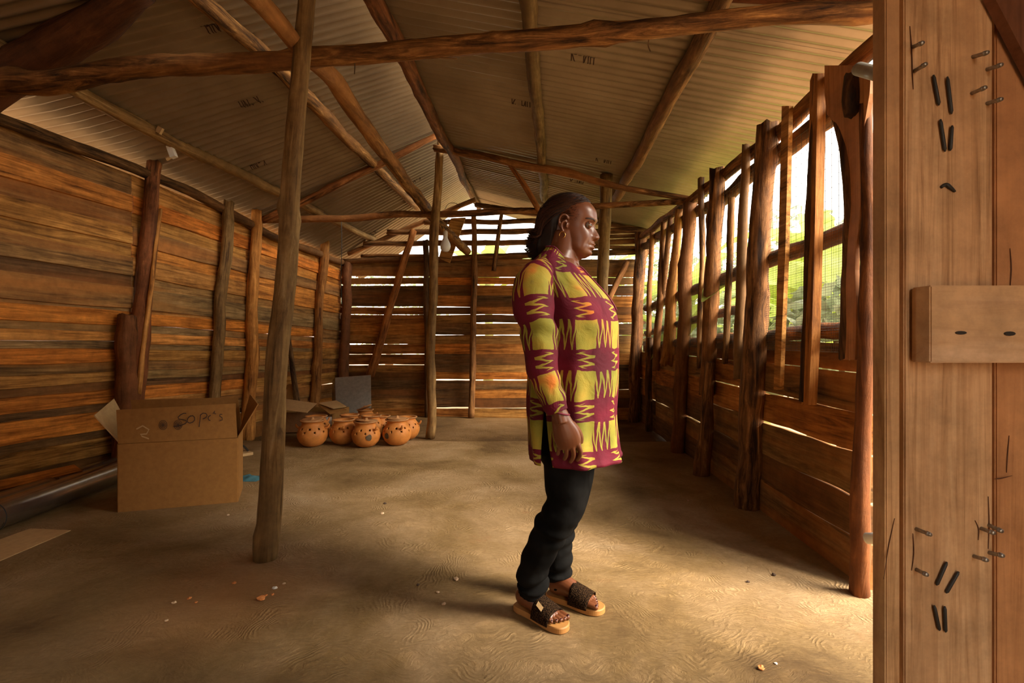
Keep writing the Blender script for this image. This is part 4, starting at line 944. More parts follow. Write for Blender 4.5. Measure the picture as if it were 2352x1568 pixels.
# ------------------------------------------------------------------ the woman
YP = 1.88
woman = empty('person', (.13, 1.88, 0)); tag(woman, 'woman standing in profile in a yellow and burgundy patterned tunic and black jeans', 'person')
M_SKIN = plain('dark_skin', (.150, .047, .017), .36, vary=.12, scale=25, bump=.04, spec=.45, bdist=.002)
M_NAILP = plain('toe_nail', (.035, .006, .008), .25, vary=.05, bump=0, spec=.6)
M_HAIR = plain('dark_hair', (.014, .006, .004), .5, vary=.5, scale=20, bump=0, spec=.25)
M_HAIRR = plain('hair_tint', (.055, .018, .007), .5, vary=.4, scale=20, bump=0, spec=.25)
def jeans_mat():
    m, nt, b = newmat('black_denim'); L = nt.links; tcn = N(nt, 'ShaderNodeTexCoord')
    n = N(nt, 'ShaderNodeTexNoise', Scale=7, Detail=5, Roughness=.6); L.new(tcn.outputs['Object'], n.inputs['Vector'])
    r = ramp(nt, [(.4, (.0025, .0022, .002)), (.75, (.012, .011, .010))], n.outputs['Fac']); L.new(r.outputs[0], b.inputs['Base Color'])
    b.inputs['Roughness'].default_value = .85; b.inputs['Specular IOR Level'].default_value = .08
    n2 = N(nt, 'ShaderNodeTexNoise', Scale=14, Detail=3); L.new(tcn.outputs['Object'], n2.inputs['Vector'])
    bp = N(nt, 'ShaderNodeBump', Strength=.4, Distance=.01); L.new(n2.outputs['Fac'], bp.inputs['Height']); L.new(bp.outputs[0], b.inputs['Normal']); return m
M_JEAN = jeans_mat()
def cloth_mat():
    """burgundy and yellow-green resist print: blocks with zigzag fringes, laid out in cloth metres (UV)"""
    m, nt, b = newmat('batik_cloth'); L = nt.links
    uv = N(nt, 'ShaderNodeUVMap'); uv.uv_map = 'UVMap'; co = uv.outputs['UV']
    nw = N(nt, 'ShaderNodeTexNoise', Scale=9, Detail=3); L.new(co, nw.inputs['Vector'])
    sx = nt.nodes.new('ShaderNodeSeparateXYZ'); L.new(co, sx.inputs[0])
    wob = mth(nt, 'MULTIPLY', mth(nt, 'SUBTRACT', nw.outputs['Fac'], .5), .035)
    x = mth(nt, 'ADD', sx.outputs['X'], wob); y = mth(nt, 'ADD', sx.outputs['Y'], wob)
    PX, PY = .165, .182
    p = mth(nt, 'FRACT', mth(nt, 'DIVIDE', x, PX)); q = mth(nt, 'FRACT', mth(nt, 'DIVIDE', y, PY))
    A = mth(nt, 'LESS_THAN', p, .47)                       # block columns
    blk = mth(nt, 'LESS_THAN', q, .56)                     # block rows
    def tri(v, f):                                          # 0..1 triangle wave, f periods per unit
        return mth(nt, 'ABSOLUTE', mth(nt, 'SUBTRACT', mth(nt, 'MULTIPLY', mth(nt, 'FRACT', mth(nt, 'MULTIPLY', v, f)), 2.0), 1.0))
    # horizontal zigzag line in the band of block columns
    lp = mth(nt, 'DIVIDE', p, .47); lq = mth(nt, 'DIVIDE', mth(nt, 'SUBTRACT', q, .56), .44)
    z1 = tri(lq, 3.0); band = mth(nt, 'ABSOLUTE', mth(nt, 'SUBTRACT', lp, mth(nt, 'ADD', .08, mth(nt, 'MULTIPLY', z1, .84))))
    h1 = mth(nt, 'LESS_THAN', band, mth(nt, 'ADD', .10, mth(nt, 'MULTIPLY', lp, .20)))
    h1 = mth(nt, 'MULTIPLY', h1, mth(nt, 'MULTIPLY', mth(nt, 'GREATER_THAN', lq, .12), mth(nt, 'LESS_THAN', lq, .88)))
    # vertical zigzag line beside the blocks
    mp_ = mth(nt, 'DIVIDE', mth(nt, 'SUBTRACT', p, .47), .53); mq = mth(nt, 'DIVIDE', q, .56)
    z2 = tri(mp_, 3.0); b2_ = mth(nt, 'ABSOLUTE', mth(nt, 'SUBTRACT', mq, mth(nt, 'ADD', .02, mth(nt, 'MULTIPLY', z2, .96))))
    v1 = mth(nt, 'LESS_THAN', b2_, mth(nt, 'ADD', .14, mth(nt, 'MULTIPLY', mq, .16)))
    va = mth(nt, 'MULTIPLY', A, mth(nt, 'ADD', blk, mth(nt, 'MULTIPLY', mth(nt, 'SUBTRACT', 1.0, blk), h1)))
    vb = mth(nt, 'MULTIPLY', mth(nt, 'SUBTRACT', 1.0, A), mth(nt, 'MULTIPLY', blk, v1))
    yel = mth(nt, 'MINIMUM', mth(nt, 'ADD', va, vb), 1.0)
    n1 = N(nt, 'ShaderNodeTexNoise', Scale=5.5, Detail=3); L.new(co, n1.inputs['Vector'])
    cy = ramp(nt, [(.36, (.20, .19, .022)), (.50, (.32, .275, .035)), (.60, (.44, .31, .04)), (.69, (.66, .20, .03))], n1.outputs['Fac'])
    n2 = N(nt, 'ShaderNodeTexNoise', Scale=26, Detail=5, Roughness=.7); L.new(co, n2.inputs['Vector'])
    g2 = ramp(nt, [(.60, (0, 0, 0)), (.75, (1, 1, 1))], n2.outputs['Fac']); cyc = mixc(nt, cy.outputs[0], (.16, .13, .05), mth(nt, 'MULTIPLY', g2.outputs[0], .55))
    cb = ramp(nt, [(.4, (.085, .004, .014)), (.65, (.17, .008, .026))], n1.outputs['Fac'])
    col = mixc(nt, cb.outputs[0], cyc, yel); L.new(col, b.inputs['Base Color']); b.inputs['Roughness'].default_value = .75; b.inputs['Specular IOR Level'].default_value = .25
    n3 = N(nt, 'ShaderNodeTexNoise', Scale=350, Detail=2); L.new(co, n3.inputs['Vector']); n4 = N(nt, 'ShaderNodeTexNoise', Scale=14, Detail=4, Distortion=1.0); L.new(co, n4.inputs['Vector'])
    hh = mth(nt, 'ADD', mth(nt, 'MULTIPLY', n3.outputs['Fac'], .1), n4.outputs['Fac'])
    bp = N(nt, 'ShaderNodeBump', Strength=.55, Distance=.010); L.new(hh, bp.inputs['Height']); L.new(bp.outputs[0], b.inputs['Normal']); return m
M_CLOTH = cloth_mat()

body = MB()
# ---- head, in its own frame (x forward, y to her left, z up), origin between the ear canals
HY, HP = math.radians(-21), math.radians(9)
RH = Matrix.Rotation(HY, 4, 'Z') @ Matrix.Rotation(HP, 4, 'Y')
ear = P(1297, 514, 1.83); HS = 1.03
HO = ear - (RH @ Vector((0, -.074 * HS, 0)))
def HW(p): return HO + RH @ (Vector(p) * HS)
slices = [  # z, front x, back x, half width
    (-.108, .074, .030, .024), (-.101, .088, .010, .040), (-.092, .096, -.004, .052), (-.080, .0985, -.018, .060), (-.068, .100, -.036, .065), (-.055, .101, -.055, .066), (-.040, .100, -.072, .069),
    (-.020, .096, -.086, .072), (.0, .093, -.094, .073), (.02, .0945, -.099, .0745), (.035, .0985, -.101, .0755), (.05, .0985, -.101, .0765), (.07, .094, -.098, .076), (.088, .081, -.090, .070), (.104, .062, -.076, .059), (.115, .038, -.056, .044), (.122, .010, -.030, .022), (.124, -.004, -.012, .004)]
zs = np.array([s_[0] for s_ in slices]); nz_ = 84; nph = 96
def ci(col, z): return float(np.interp(z, zs, [s_[col] for s_ in slices]))
def G(x, s_): return math.exp(-(x / s_) ** 2)
def headpt(z, ph):
    xf = sum(ci(1, z + d) for d in (-.006, 0, .006)) / 3; xb = sum(ci(2, z + d) for d in (-.006, 0, .006)) / 3; w_ = sum(ci(3, z + d) for d in (-.006, 0, .006)) / 3
    c = (xf * .42 + xb * .58); cph, sph = math.cos(ph), math.sin(ph)
    e = .86 if cph > 0 else .95
    x = c + ((xf - c) if cph > 0 else (c - xb)) * math.copysign(abs(cph) ** e, cph); y = w_ * math.copysign(abs(sph) ** .93, sph)
    if cph > 0:
        f = min(1, cph * 1.6)
        ay = abs(y)
        # cheeks, brow, sockets
        x += .0045 * G(ay - .040, .020) * G(z + .028, .024) * f
        y *= 1 + .03 * G(z + .045, .03) * f
        x += .0040 * G(z - .036, .010) * G(ay - .026, .022) * f
        x -= .0125 * G(ay - .033, .016) * G(z - .010, .013) * f
        x -= .0050 * G(y, .012) * G(z - .014, .012) * f
        # nose
        nb = np.interp(z, [-.048, -.040, -.034, -.026, -.016, .0, .014, .03], [0, .006, .018, .0245, .022, .013, .006, 0])
        x += nb * G(y, .0095 + .006 * G(z + .026, .014)) * f
        x += .0105 * G(ay - .0155, .0075) * G(z + .031, .0085) * f      # alar wings
        x -= .006 * G(ay - .009, .004) * G(z + .040, .004) * f           # nostrils
        # lips
        lipw = G(y, .021)
        x += (.0095 * G(z + .0530, .0050) + .0105 * G(z + .0670, .0058)) * lipw * f
        x -= .0060 * G(z + .0600, .0022) * G(y, .024) * f
        x -= .004 * G(ay - .027, .006) * G(z + .060, .008) * f
        x -= .0050 * G(z + .0765, .005) * G(y, .025) * f
        x -= .0018 * G(y, .003) * G(z + .046, .006) * f
        x -= .0035 * G(ay - .037 - (-.045 - z) * .25, .005) * G(z + .055, .022) * f  # smile fold
        x += .006 * G(z + .091, .010) * G(y, .020) * f                  # chin
        y += math.copysign(.004, y) * G(z + .085, .02) * G(ay - .05, .02)
    return Vector((x, y, z))
V = []; Fc = []
for i in range(nz_ + 1):
    z = -.108 + (.232) * i / nz_
    for j in range(nph): V.append(HW(headpt(z, 2 * PI * j / nph)))
for i in range(nz_):
    for j in range(nph): Fc.append((i * nph + j, i * nph + (j + 1) % nph, (i + 1) * nph + (j + 1) % nph, (i + 1) * nph + j))
Fc.append(tuple(range(nph - 1, -1, -1))); Fc.append(tuple(nz_ * nph + j for j in range(nph)))
body.add((V, Fc))
for sg in (-1, 1):   # ears
    yb = .0745 * sg; o_ = sg * 1.0
    rimp = [(-.004 + .0, yb, -.020), (-.014, yb + o_ * .006, -.012), (-.019, yb + o_ * .012, .004), (-.018, yb + o_ * .015, .020), (-.008, yb + o_ * .014, .031), (.004, yb + o_ * .008, .030), (.009, yb + o_ * .002, .020)]
    pp, rr = smoothpath([HW(p) for p in rimp], [(.005, .004)] * 7, 4); body.add(tubeV(pp, rr, 8))
    pp, rr = smoothpath([HW(p) for p in ((.004, yb, .012), (-.008, yb + o_ * .004, .004), (-.010, yb + o_ * .005, -.008), (-.004, yb + o_ * .004, -.024), (-.002, yb + o_ * .003, -.030))], [(.008, .005), (.009, .005), (.008, .005), (.007, .004), (.004, .003)], 4); body.add(tubeV(pp, rr, 8))
    pp, rr = smoothpath([HW(p) for p in ((.010, yb + o_ * .0, .004), (.009, yb + o_ * .004, -.004), (.007, yb + o_ * .002, -.012))], [.004] * 3, 3); body.add(tubeV(pp, rr, 6))
# ---- neck and trunk (kept slimmer than the tunic)
TY = math.radians(-24); tf = Vector((math.cos(TY), math.sin(TY), 0)); tl_ = Vector((-math.sin(TY), math.cos(TY), 0))   # forward, her left
def ringpt(c, a, b, ph, yaw=TY, e=1.0):
    f = Vector((math.cos(yaw), math.sin(yaw), 0)); l = Vector((-math.sin(yaw), math.cos(yaw), 0)); cc, ss = math.cos(ph), math.sin(ph)
    return Vector(c) + f * a * math.copysign(abs(cc) ** e, cc) + l * b * math.copysign(abs(ss) ** e, ss)
def ringloft(rows, seg=40, yaw=TY):
    V = []; Fc = []
    for (c, a, b) in rows: V += [ringpt(c, a, b, 2 * PI * j / seg, yaw) for j in range(seg)]
    n = len(rows)
    for i in range(n - 1):
        for j in range(seg): Fc.append((i * seg + j, i * seg + (j + 1) % seg, (i + 1) * seg + (j + 1) % seg, (i + 1) * seg + j))
    Fc.append(tuple(range(seg - 1, -1, -1))); Fc.append(tuple((n - 1) * seg + j for j in range(seg))); return V, Fc
def zc(v, Y=YP): return H + (VC - v) * Y / FPX
def xc(u, Y=YP): return (u - UC) * Y / FPX
rows = []
for (u, v, a, b) in ((1306, 1070, .05, .07), (1308, 1035, .10, .125), (1312, 960, .13, .150), (1314, 850, .135, .15), (1314, 760, .145, .145), (1300, 690, .125, .15), (1288, 640, .095, .155), (1284, 615, .075, .125), (1286, 598, .062, .075), (1290, 580, .058, .060), (1294, 560, .056, .056), (1298, 535, .054, .054)):
    rows.append((Vector((xc(u), YP + .0, zc(v))), a, b))
body.add(ringloft(rows[::1]))
pp, rr = smoothpath([Vector((xc(1296), YP, zc(618))), HW((-.010, 0, -.10)), HW((-.012, 0, -.03))], [(.060, .062), (.058, .060), (.054, .058)], 5); body.add(tubeV(pp, rr, 20))
pp, rr = smoothpath([HW((.068, 0, -.092)), HW((.045, 0, -.098)), HW((.012, 0, -.125)), Vector((xc(1298), YP - .02, zc(622)))], [(.026, .018), (.040, .024), (.046, .030), (.045, .035)], 4); body.add(tubeV(pp, rr, 16))
# ---- arms
sh = P(1236, 640, 1.73); el = P(1246, 800, 1.655); wr_ = P(1283, 944, 1.635)
armp = [P(1262, 628, 1.80), sh, P(1238, 720, 1.685), el, P(1262, 880, 1.64), wr_, P(1291, 968, 1.635)]
pp, rr = smoothpath(armp, [(.04, .04), (.040, .042), (.036, .038), (.034, .034), (.030, .030), (.027, .032), (.027, .036)], 5); body.add(tubeV(pp, rr, 20))
farp = [P(1300, 628, 1.98), P(1300, 660, 2.07), P(1300, 800, 2.14), P(1330, 930, 2.13), P(1340, 975, 2.12)]
pp, rr = smoothpath(farp, [(.05, .05), (.05, .05), (.042, .042), (.028, .030), (.026, .03)], 5); body.add(tubeV(pp, rr, 16))
# ---- hand: palm, four fingers, thumb (back of the hand towards the viewer)
up_h = Vector((0, -1, 0))
def dig(pts, r0, r1, k=4):
    n = len(pts); pp, rr = smoothpath(pts, [r0 + (r1 - r0) * i / (n - 1) for i in range(n)], k)
    tip = pp[-1] + (pp[-1] - pp[-2]).normalized() * r1 * .7; pp.append(tip); rr.append((r1 * .45, r1 * .45)); body.add(tubeV(pp, rr, 12))
palm = [P(1285, 946, 1.632), P(1291, 970, 1.630), P(1300, 995, 1.628), P(1306, 1012, 1.630), P(1309, 1026, 1.636)]
V, Fc = [], []
pp, rr = smoothpath(palm, [(.027, .021), (.036, .021), (.045, .020), (.045, .019), (.040, .016)], 4)
V, Fc = tubeV(pp, rr, 20, up=Vector((0, -1, 0))); body.add((V, Fc))
HD = 1.634
dig([P(1321, 1008, HD), P(1328, 1022, HD - .004), P(1333, 1041, HD + .004), P(1326, 1056, HD + .024)], .0105, .0078)
dig([P(1310, 1012, HD - .004), P(1315, 1028, HD - .006), P(1317, 1047, HD + .006), P(1310, 1060, HD + .028)], .0105, .0078)
dig([P(1297, 1012, HD - .004), P(1300, 1027, HD - .006), P(1301, 1044, HD + .006), P(1296, 1054, HD + .026)], .0100, .0075)
dig([P(1284, 1006, HD), P(1284, 1020, HD), P(1283, 1034, HD + .008), P(1281, 1043, HD + .022)], .0090, .0066)
dig([P(1312, 972, HD + .012), P(1327, 988, HD + .030), P(1334, 1008, HD + .042), P(1331, 1026, HD + .048)], .0130, .0090)
# far hand
fh = P(1342, 985, 2.11); pp, rr = smoothpath([P(1338, 965, 2.12), fh, P(1346, 1012, 2.11)], [(.026, .028), (.038, .018), (.034, .014)], 4); body.add(tubeV(pp, rr, 14))
for k_ in range(4): dig([P(1336 + k_ * 7, 1008, 2.11), P(1338 + k_ * 7, 1028, 2.11), P(1336 + k_ * 7, 1044, 2.10)], .009, .007, 3)
# ---- legs and feet
near_leg = [P(1306, 960, 1.80), P(1302, 1090, 1.80), P(1301, 1150, 1.80), P(1284, 1185, 1.80), P(1264, 1217, 1.815), P(1243, 1262, 1.83), P(1224, 1307, 1.85), P(1224, 1340, 1.865), P(1219, 1372, 1.875)]
far_leg = [P(1318, 960, 1.97), P(1318, 1080, 1.985), P(1307, 1150, 1.985), P(1292, 1185, 1.985), P(1283, 1228, 1.99), P(1282, 1262, 1.995), P(1284, 1293, 1.995), P(1281, 1318, 2.0), P(1283, 1348, 2.0)]
for path in (near_leg, far_leg):
    pp, rr = smoothpath(path, [(.080, .085), (.068, .072), (.060, .062), (.055, .056), (.052, .052), (.046, .046), (.040, .040), (.034, .036), (.031, .033)], 3); body.add(tubeV(pp, rr, 18))
SOLE = .026
nh, nt_ = F(1189, 1398, .0), F(1296, 1450, .0); fh_, ft = F(1262, 1372, .0), F(1380, 1408, .0)
feet = []
for (hh_, tt_, sgn) in ((nh, nt_, -1), (fh_, ft, 1)):   # sgn: which side the little toe is on (+ = her left)
    d = (tt_ - hh_); d.z = 0; L_ = d.length; x_ = d.normalized(); y_ = Vector((-x_.y, x_.x, 0)); M = Matrix((x_, y_, Vector((0, 0, 1)))).transposed().to_4x4(); M.translation = hh_.copy(); M.translation.z = SOLE
    feet.append((M, L_, sgn)); K = L_ / .24
    def q_(x, y, z): return M @ Vector((x * K, y * K * 1.0, z * K))
    pp, rr = smoothpath([q_(.006, 0, .030), q_(.022, 0, .036), q_(.06, sgn * .002, .046), q_(.10, sgn * .003, .040), q_(.145, sgn * .002, .028), q_(.178, sgn * .002, .019), q_(.192, sgn * .002, .014)],
                        [(.020, .022), (.030, .034), (.031, .044), (.034, .038), (.041, .027), (.044, .018), (.040, .012)], 4)
    V, Fc = tubeV(pp, rr, 20, up=Vector((0, 0, 1))); body.add((V, Fc))
    ank = near_leg[-1] if sgn < 0 else far_leg[-1]
    pp, rr = smoothpath([ank + Vector((0, 0, .03)), ank, q_(.045, 0, .045)], [(.033, .036), (.034, .037), (.032, .042)], 4); body.add(tubeV(pp, rr, 18))
    for i in range(5):
        yy = -sgn * .033 + sgn * .0165 * i + (0 if i else -sgn * .002); r0 = (.0118, .0088, .0082, .0078, .0074)[i]; tipx = (.238, .236, .229, .220, .209)[i]
        dig([q_(.172, yy * .9, .014), q_(.195, yy, .016), q_(tipx - .012, yy * 1.0, .013), q_(tipx - .004, yy, .009)], r0 * K, r0 * .85 * K, 3)
ob = body.build('body', M_SKIN, woman, True)
md = ob.modifiers.new('r', 'REMESH'); md.mode = 'VOXEL'; md.voxel_size = .0027
ms = ob.modifiers.new('s', 'SMOOTH'); ms.factor = .5; ms.iterations = 2
bpy.context.view_layer.update(); bake(ob); ob.data.polygons.foreach_set('use_smooth', [True] * len(ob.data.polygons))
if not ob.data.materials: ob.data.materials.append(M_SKIN)
# ---- eyes, lids, brows, lips
M_EYE = plain('eye_white', (.30, .26, .22), .2, vary=.02, bump=0, spec=.7); M_IRIS = plain('dark_iris', (.02, .01, .006), .1, vary=.05, bump=0, spec=.8)
M_LIP = plain('lip', (.155, .045, .035), .38, vary=.1, bump=0, spec=.5)
def sph(c, r, M=None, seg=20, rg=12, th0=0, th1=PI, sc_=(1, 1, 1)):
    V = []; Fc = []
    for i in range(rg + 1):
        th_ = th0 + (th1 - th0) * i / rg
        for j in range(seg): p = 2 * PI * j / seg; V.append(Vector((math.sin(th_) * math.cos(p) * sc_[0], math.sin(th_) * math.sin(p) * sc_[1], math.cos(th_) * sc_[2])) * r)
    for i in range(rg):
        for j in range(seg): Fc.append((i * seg + j, i * seg + (j + 1) % seg, (i + 1) * seg + (j + 1) % seg, (i + 1) * seg + j))
    if M is not None: V = [M @ v for v in V]
    return [v + Vector(c) for v in V], Fc
for sg in (-1, 1):
    ec = Vector((.0795, sg * .032, .0105))
    V, Fc = sph(ec, .0118); e_ = MB().add(([HW(v) for v in V], Fc)).build('eye', M_EYE, woman, True)
    g = Vector((.95, sg * .12 + .10, .08)).normalized(); Mr = g.to_track_quat('Z', 'Y').to_matrix().to_4x4()
    V, Fc = sph(ec, .0122, Mr, 20, 4, 0, .52); MB().add(([HW(v) for v in V], Fc)).build('iris', M_IRIS, e_, True)
    # lids: shells of a slightly larger ball above and below
    def lid(a0, a1, r):
        V = []; Fc = []; nn_ = 16
        for i in range(7):
            el_ = a0 + (a1 - a0) * i / 6
            for j in range(nn_ + 1):
                az = -1.35 + 2.7 * j / nn_; cl = el_ * (1 - .0 * abs(az)) * math.cos(az * .55) + (.03 if a0 > 0 else 0)
                V.append(ec + Vector((math.cos(cl) * math.cos(az), math.cos(cl) * math.sin(az), math.sin(cl))) * r)
        for i in range(6):
            for j in range(nn_): k_ = i * (nn_ + 1) + j; Fc.append((k_, k_ + 1, k_ + nn_ + 2, k_ + nn_ + 1))
        return [HW(v) for v in V], Fc
    lm = MB().add(lid(.17, 1.5, .0137)).add(lid(-.26, -1.3, .0133)).build('eyelid', M_SKIN, woman, True)
    pp = [HW(headpt(.030 + .004 * math.sin(t_ * PI), sg * (.16 + .62 * t_)) + Vector((.0006, 0, 0))) for t_ in [i / 8 for i in range(9)]]
    MB().add(tubeV(pp, [(.0008, .0022)] + [(.001, .0030)] * 7 + [(.0006, .001)], 6)).build('eyebrow', M_HAIR, woman, True)
# earring
hp = HW((-.003, -.0795, -.030)); ring = [hp + Vector((.011 * math.sin(a_), -.004 * math.sin(a_), -.0125 + .0125 * math.cos(a_))) for a_ in [i * PI / 12 for i in range(25)]]
M_GOLD = plain('gold', (.75, .45, .12), .25, 1.0, vary=.05, bump=0)
MB().add(tubeV(ring, [.0014] * 25, 6)).build('hoop_earring', M_GOLD, woman, True)['label'] = 'small gold hoop earring'
# ---- hair: base volume with strands over it
hs = [(-.128, -.030, -.100, .050), (-.110, -.020, -.118, .068), (-.09, -.018, -.126, .078), (-.06, -.016, -.127, .083), (-.03, -.014, -.125, .086), (.0, -.010, -.126, .087), (.03, .000, -.122, .087), (.05, .012, -.118, .087), (.07, .036, -.112, .085), (.085, .056, -.104, .081), (.098, .064, -.096, .075), (.110, .060, -.084, .066), (.121, .044, -.066, .050), (.130, .020, -.040, .030), (.134, .0, -.015, .008)]
hz = [a_[0] for a_ in hs]
def hairpt(z, ph, k=1.0):
    xf, xb, w_ = (float(np.interp(z, hz, [a_[m_] for a_ in hs])) for m_ in (1, 2, 3)); c = (xf + xb) / 2; cc, ss = math.cos(ph), math.sin(ph)
    rr = 1 + .035 * mnoise.noise(Vector((cc * 2, ss * 6, z * 22))) + .02 * mnoise.noise(Vector((cc * 6, ss * 16, z * 30)))
    return Vector((c + (xf - xb) / 2 * math.copysign(abs(cc) ** .8, cc) * rr * k, w_ * math.copysign(abs(ss) ** .8, ss) * rr * k, z))
V = []; Fc = []; n1_, n2_ = 46, 64
for i in range(n1_ + 1):
    z = -.128 + .262 * i / n1_
    for j in range(n2_): V.append(HW(hairpt(z, 2 * PI * j / n2_)))
for i in range(n1_):
    for j in range(n2_): Fc.append((i * n2_ + j, i * n2_ + (j + 1) % n2_, (i + 1) * n2_ + (j + 1) % n2_, (i + 1) * n2_ + j))
Fc.append(tuple(range(n2_ - 1, -1, -1))); Fc.append(tuple(n1_ * n2_ + j for j in range(n2_)))
hair = MB().add((V, Fc)).build('hair', M_HAIR, woman, True)
rh = random.Random(21)
def strands(n, mat, name, k0, rad, seedx):
    mb = MB()
    for s_ in range(n):
        side = rh.choice((-1, -1, -1, 1)); st = rh.random()
        # from the hairline, over the side of the head, down to the nape
        z0 = rh.uniform(.06, .126); ph0 = side * rh.uniform(.15, 1.35); z1 = rh.uniform(-.125, -.02) ; ph1 = side * rh.uniform(1.7, 3.1)
        if abs(ph1) < 2.0: z1 = max(z1, -.05)
        pts = []; kk = k0 + rh.uniform(0, .05)
        for i in range(9):
            t_ = i / 8; z = z0 + (z1 - z0) * (t_ ** 1.35); ph = ph0 + (ph1 - ph0) * (1 - (1 - t_) ** 1.7)
            pts.append(hairpt(z, ph, kk + .02 * math.sin(t_ * 7 + s_)))
        if rh.random() < .55:   # flicked ends
            e_ = pts[-1]; out = Vector((-1, side * .25, -.35)).normalized(); pts.append(e_ + out * rh.uniform(.008, .022) + Vector((0, 0, -.008))); pts.append(pts[-1] + Vector((-1, side * .3, .25)) * rh.uniform(.004, .018))
        pts = [HW(p) for p in pts]; r_ = rad * rh.uniform(.6, 1.3)
        mb.add(tubeV(pts, [r_ * .6] + [r_] * (len(pts) - 2) + [r_ * .3], 4, cap=False))
    o = mb.build(name, mat, hair, True); o['kind'] = 'stuff'; return o
strands(900, M_HAIR, 'strands', 1.01, .0011, 1); strands(260, M_HAIRR, 'reddish_strands', 1.03, .0010, 2)['label'] = 'reddish tinted strands'
# short hair at the temple
mb = MB()
for s_ in range(500):
    z = rh.uniform(.015, .095); ph = rh.choice((-1, 1)) * rh.uniform(.75 + (z - .02) * -3.2, 1.5); p = headpt(z, ph); d_ = Vector((-.7, .0, -.15 + rh.uniform(-.2, .2))); n_ = Vector((p.x * .3, p.y, 0)).normalized()
    if p.x > .068 and z < .08: continue
    mb.add(tubeV([HW(p + n_ * -.001), HW(p + n_ * .0014 + d_ * .007), HW(p + n_ * .001 + d_ * .016)], [.0008, .0008, .0003], 3, cap=False))
o = mb.build('temple_hair', M_HAIR, hair, True); o['kind'] = 'stuff'

# ---- tunic
prof = [  # v, left u, right u, half width (m), front drop
    (574, 1256, 1318, .070, .060), (588, 1244, 1330, .105, .042), (602, 1228, 1340, .140, .026), (622, 1212, 1350, .168, .012), (650, 1202, 1370, .180, .004), (680, 1200, 1394, .185, 0), (710, 1202, 1411, .185, 0), (745, 1206, 1420, .183, 0), (780, 1210, 1419, .182, 0),
    (820, 1212, 1418, .182, 0), (860, 1212, 1418, .185, 0), (900, 1210, 1417, .190, 0), (940, 1210, 1416, .196, 0), (980, 1212, 1417, .202, 0), (1015, 1214, 1421, .206, 0), (1046, 1217, 1427, .210, 0)]
vv = np.array([p_[0] for p_ in prof], float); NS, NR = 120, 84; SL = math.radians(-104)
V = []; uvs = []; Fc = []
for i in range(NR + 1):
    v = 574 + (1046 - 574) * i / NR
    def sm(col): return float(sum(np.interp(v + d, vv, [p_[col] for p_ in prof]) for d in (-7, 0, 7)) / 3)
    uL, uR, hw, dr = sm(1), sm(2), sm(3), sm(4); z = zc(v); c = Vector((xc((uL + uR) / 2), YP, z)); hx = xc(uR) - xc((uL + uR) / 2)
    a = math.sqrt(max(.0012, (hx ** 2 - (hw * math.sin(TY)) ** 2) / math.cos(TY) ** 2)); t_ = (v - 574) / 472; gap = max(0, (v - 905) / 141) * .17
    for j in range(NS + 1):
        s_ = j / NS; ph = SL + gap * .75 + s_ * (2 * PI - gap * 1.5); cc, ss = math.cos(ph), math.sin(ph)
        p = ringpt(c, a, hw, ph, e=.94)
        n_ = (p - c); n_.z = 0; n_.normalize()
        amp = .0015 + .0085 * max(0, t_ - .35)
        fold = amp * (math.sin(ph * 7 + 1.2 + z * 3) + .6 * math.sin(ph * 13 + z * 5)) + .004 * mnoise.noise(Vector((cc * 4, ss * 4, z * 9))) + .005 * mnoise.noise(Vector((cc * 2, ss * 2, z * 4)))
        p += n_ * fold; p.z += -dr * max(0, cc) + dr * .15 * max(0, -cc)
        if v > 1035 and cc > .3: p += n_ * .004
        V.append(p); uvs.append((ph * .19 + .062, z * 1.0 + .047))
for i in range(NR):
    for j in range(NS): k_ = i * (NS + 1) + j; Fc.append((k_, k_ + 1, k_ + NS + 2, k_ + NS + 1))
def sewn(name, V, Fc, uvs, mat, parent, th=.0025):
    org = sum(V, Vector()) / len(V); o = mk(name, [v - org for v in V], Fc, mat, parent, Matrix.Translation(org), True, uvs)
    m_ = o.modifiers.new('t', 'SOLIDIFY'); m_.thickness = th; m_.offset = 1; bpy.context.view_layer.update(); bake(o); return o
tunic = sewn('tunic', V, Fc, uvs, M_CLOTH, woman)
# collar band along the neckline
cp_ = [V[j] for j in range(0, NS + 1, 2)]; 
M_BAND = plain('burgundy_band', (.16, .010, .03), .7, vary=.2, bump=.05)
MB().add(tubeV(cp_, [(.0045, .0035)] * len(cp_), 6)).build('collar', M_BAND, tunic, True)
# placket line down the chest
pl = []
for i in range(0, 26):
    k_ = i * (NS + 1) + int(NS * ((0.18 - SL) / (2 * PI))); p = V[k_]; pl.append(p + (p - Vector((xc(1300), YP, p.z))).normalized() * .003)
MB().add(tubeV(pl, [(.0022, .004)] * len(pl), 6)).build('placket', M_BAND, tunic, True)
# hem band
def sleeve(path, rads, nm, ph0, lbl=None):
    pp, rr = smoothpath(path, rads, 8); n = len(pp); seg = 36; V2, F2 = tubeV(pp, rr, seg, cap=False, up=Vector((1, 0, 0))); V3 = []; uv3 = []; L_ = 0
    for i in range(n):
        if i: L_ += (pp[i] - pp[i - 1]).length
        for j in range(seg + 1):
            p = V2[i * seg + j % seg]; t_ = i / n; n_ = (p - pp[i]).normalized(); a_ = 2 * PI * j / seg
            wr2 = .0045 * mnoise.noise(Vector((math.cos(a_) * 1.5, math.sin(a_) * 1.5, L_ * 26))) + .004 * math.sin(L_ * 70 + a_ * 2) * G(t_ - .52, .12) + .003 * math.sin(L_ * 95 - a_) * G(t_ - .85, .1)
            V3.append(p + n_ * wr2); uv3.append((a_ * .062 + ph0, -L_ + .032))
    F3 = [(i * (seg + 1) + j, i * (seg + 1) + j + 1, (i + 1) * (seg + 1) + j + 1, (i + 1) * (seg + 1) + j) for i in range(n - 1) for j in range(seg)]
    return sewn(nm, V3, F3, uv3, M_CLOTH, tunic)
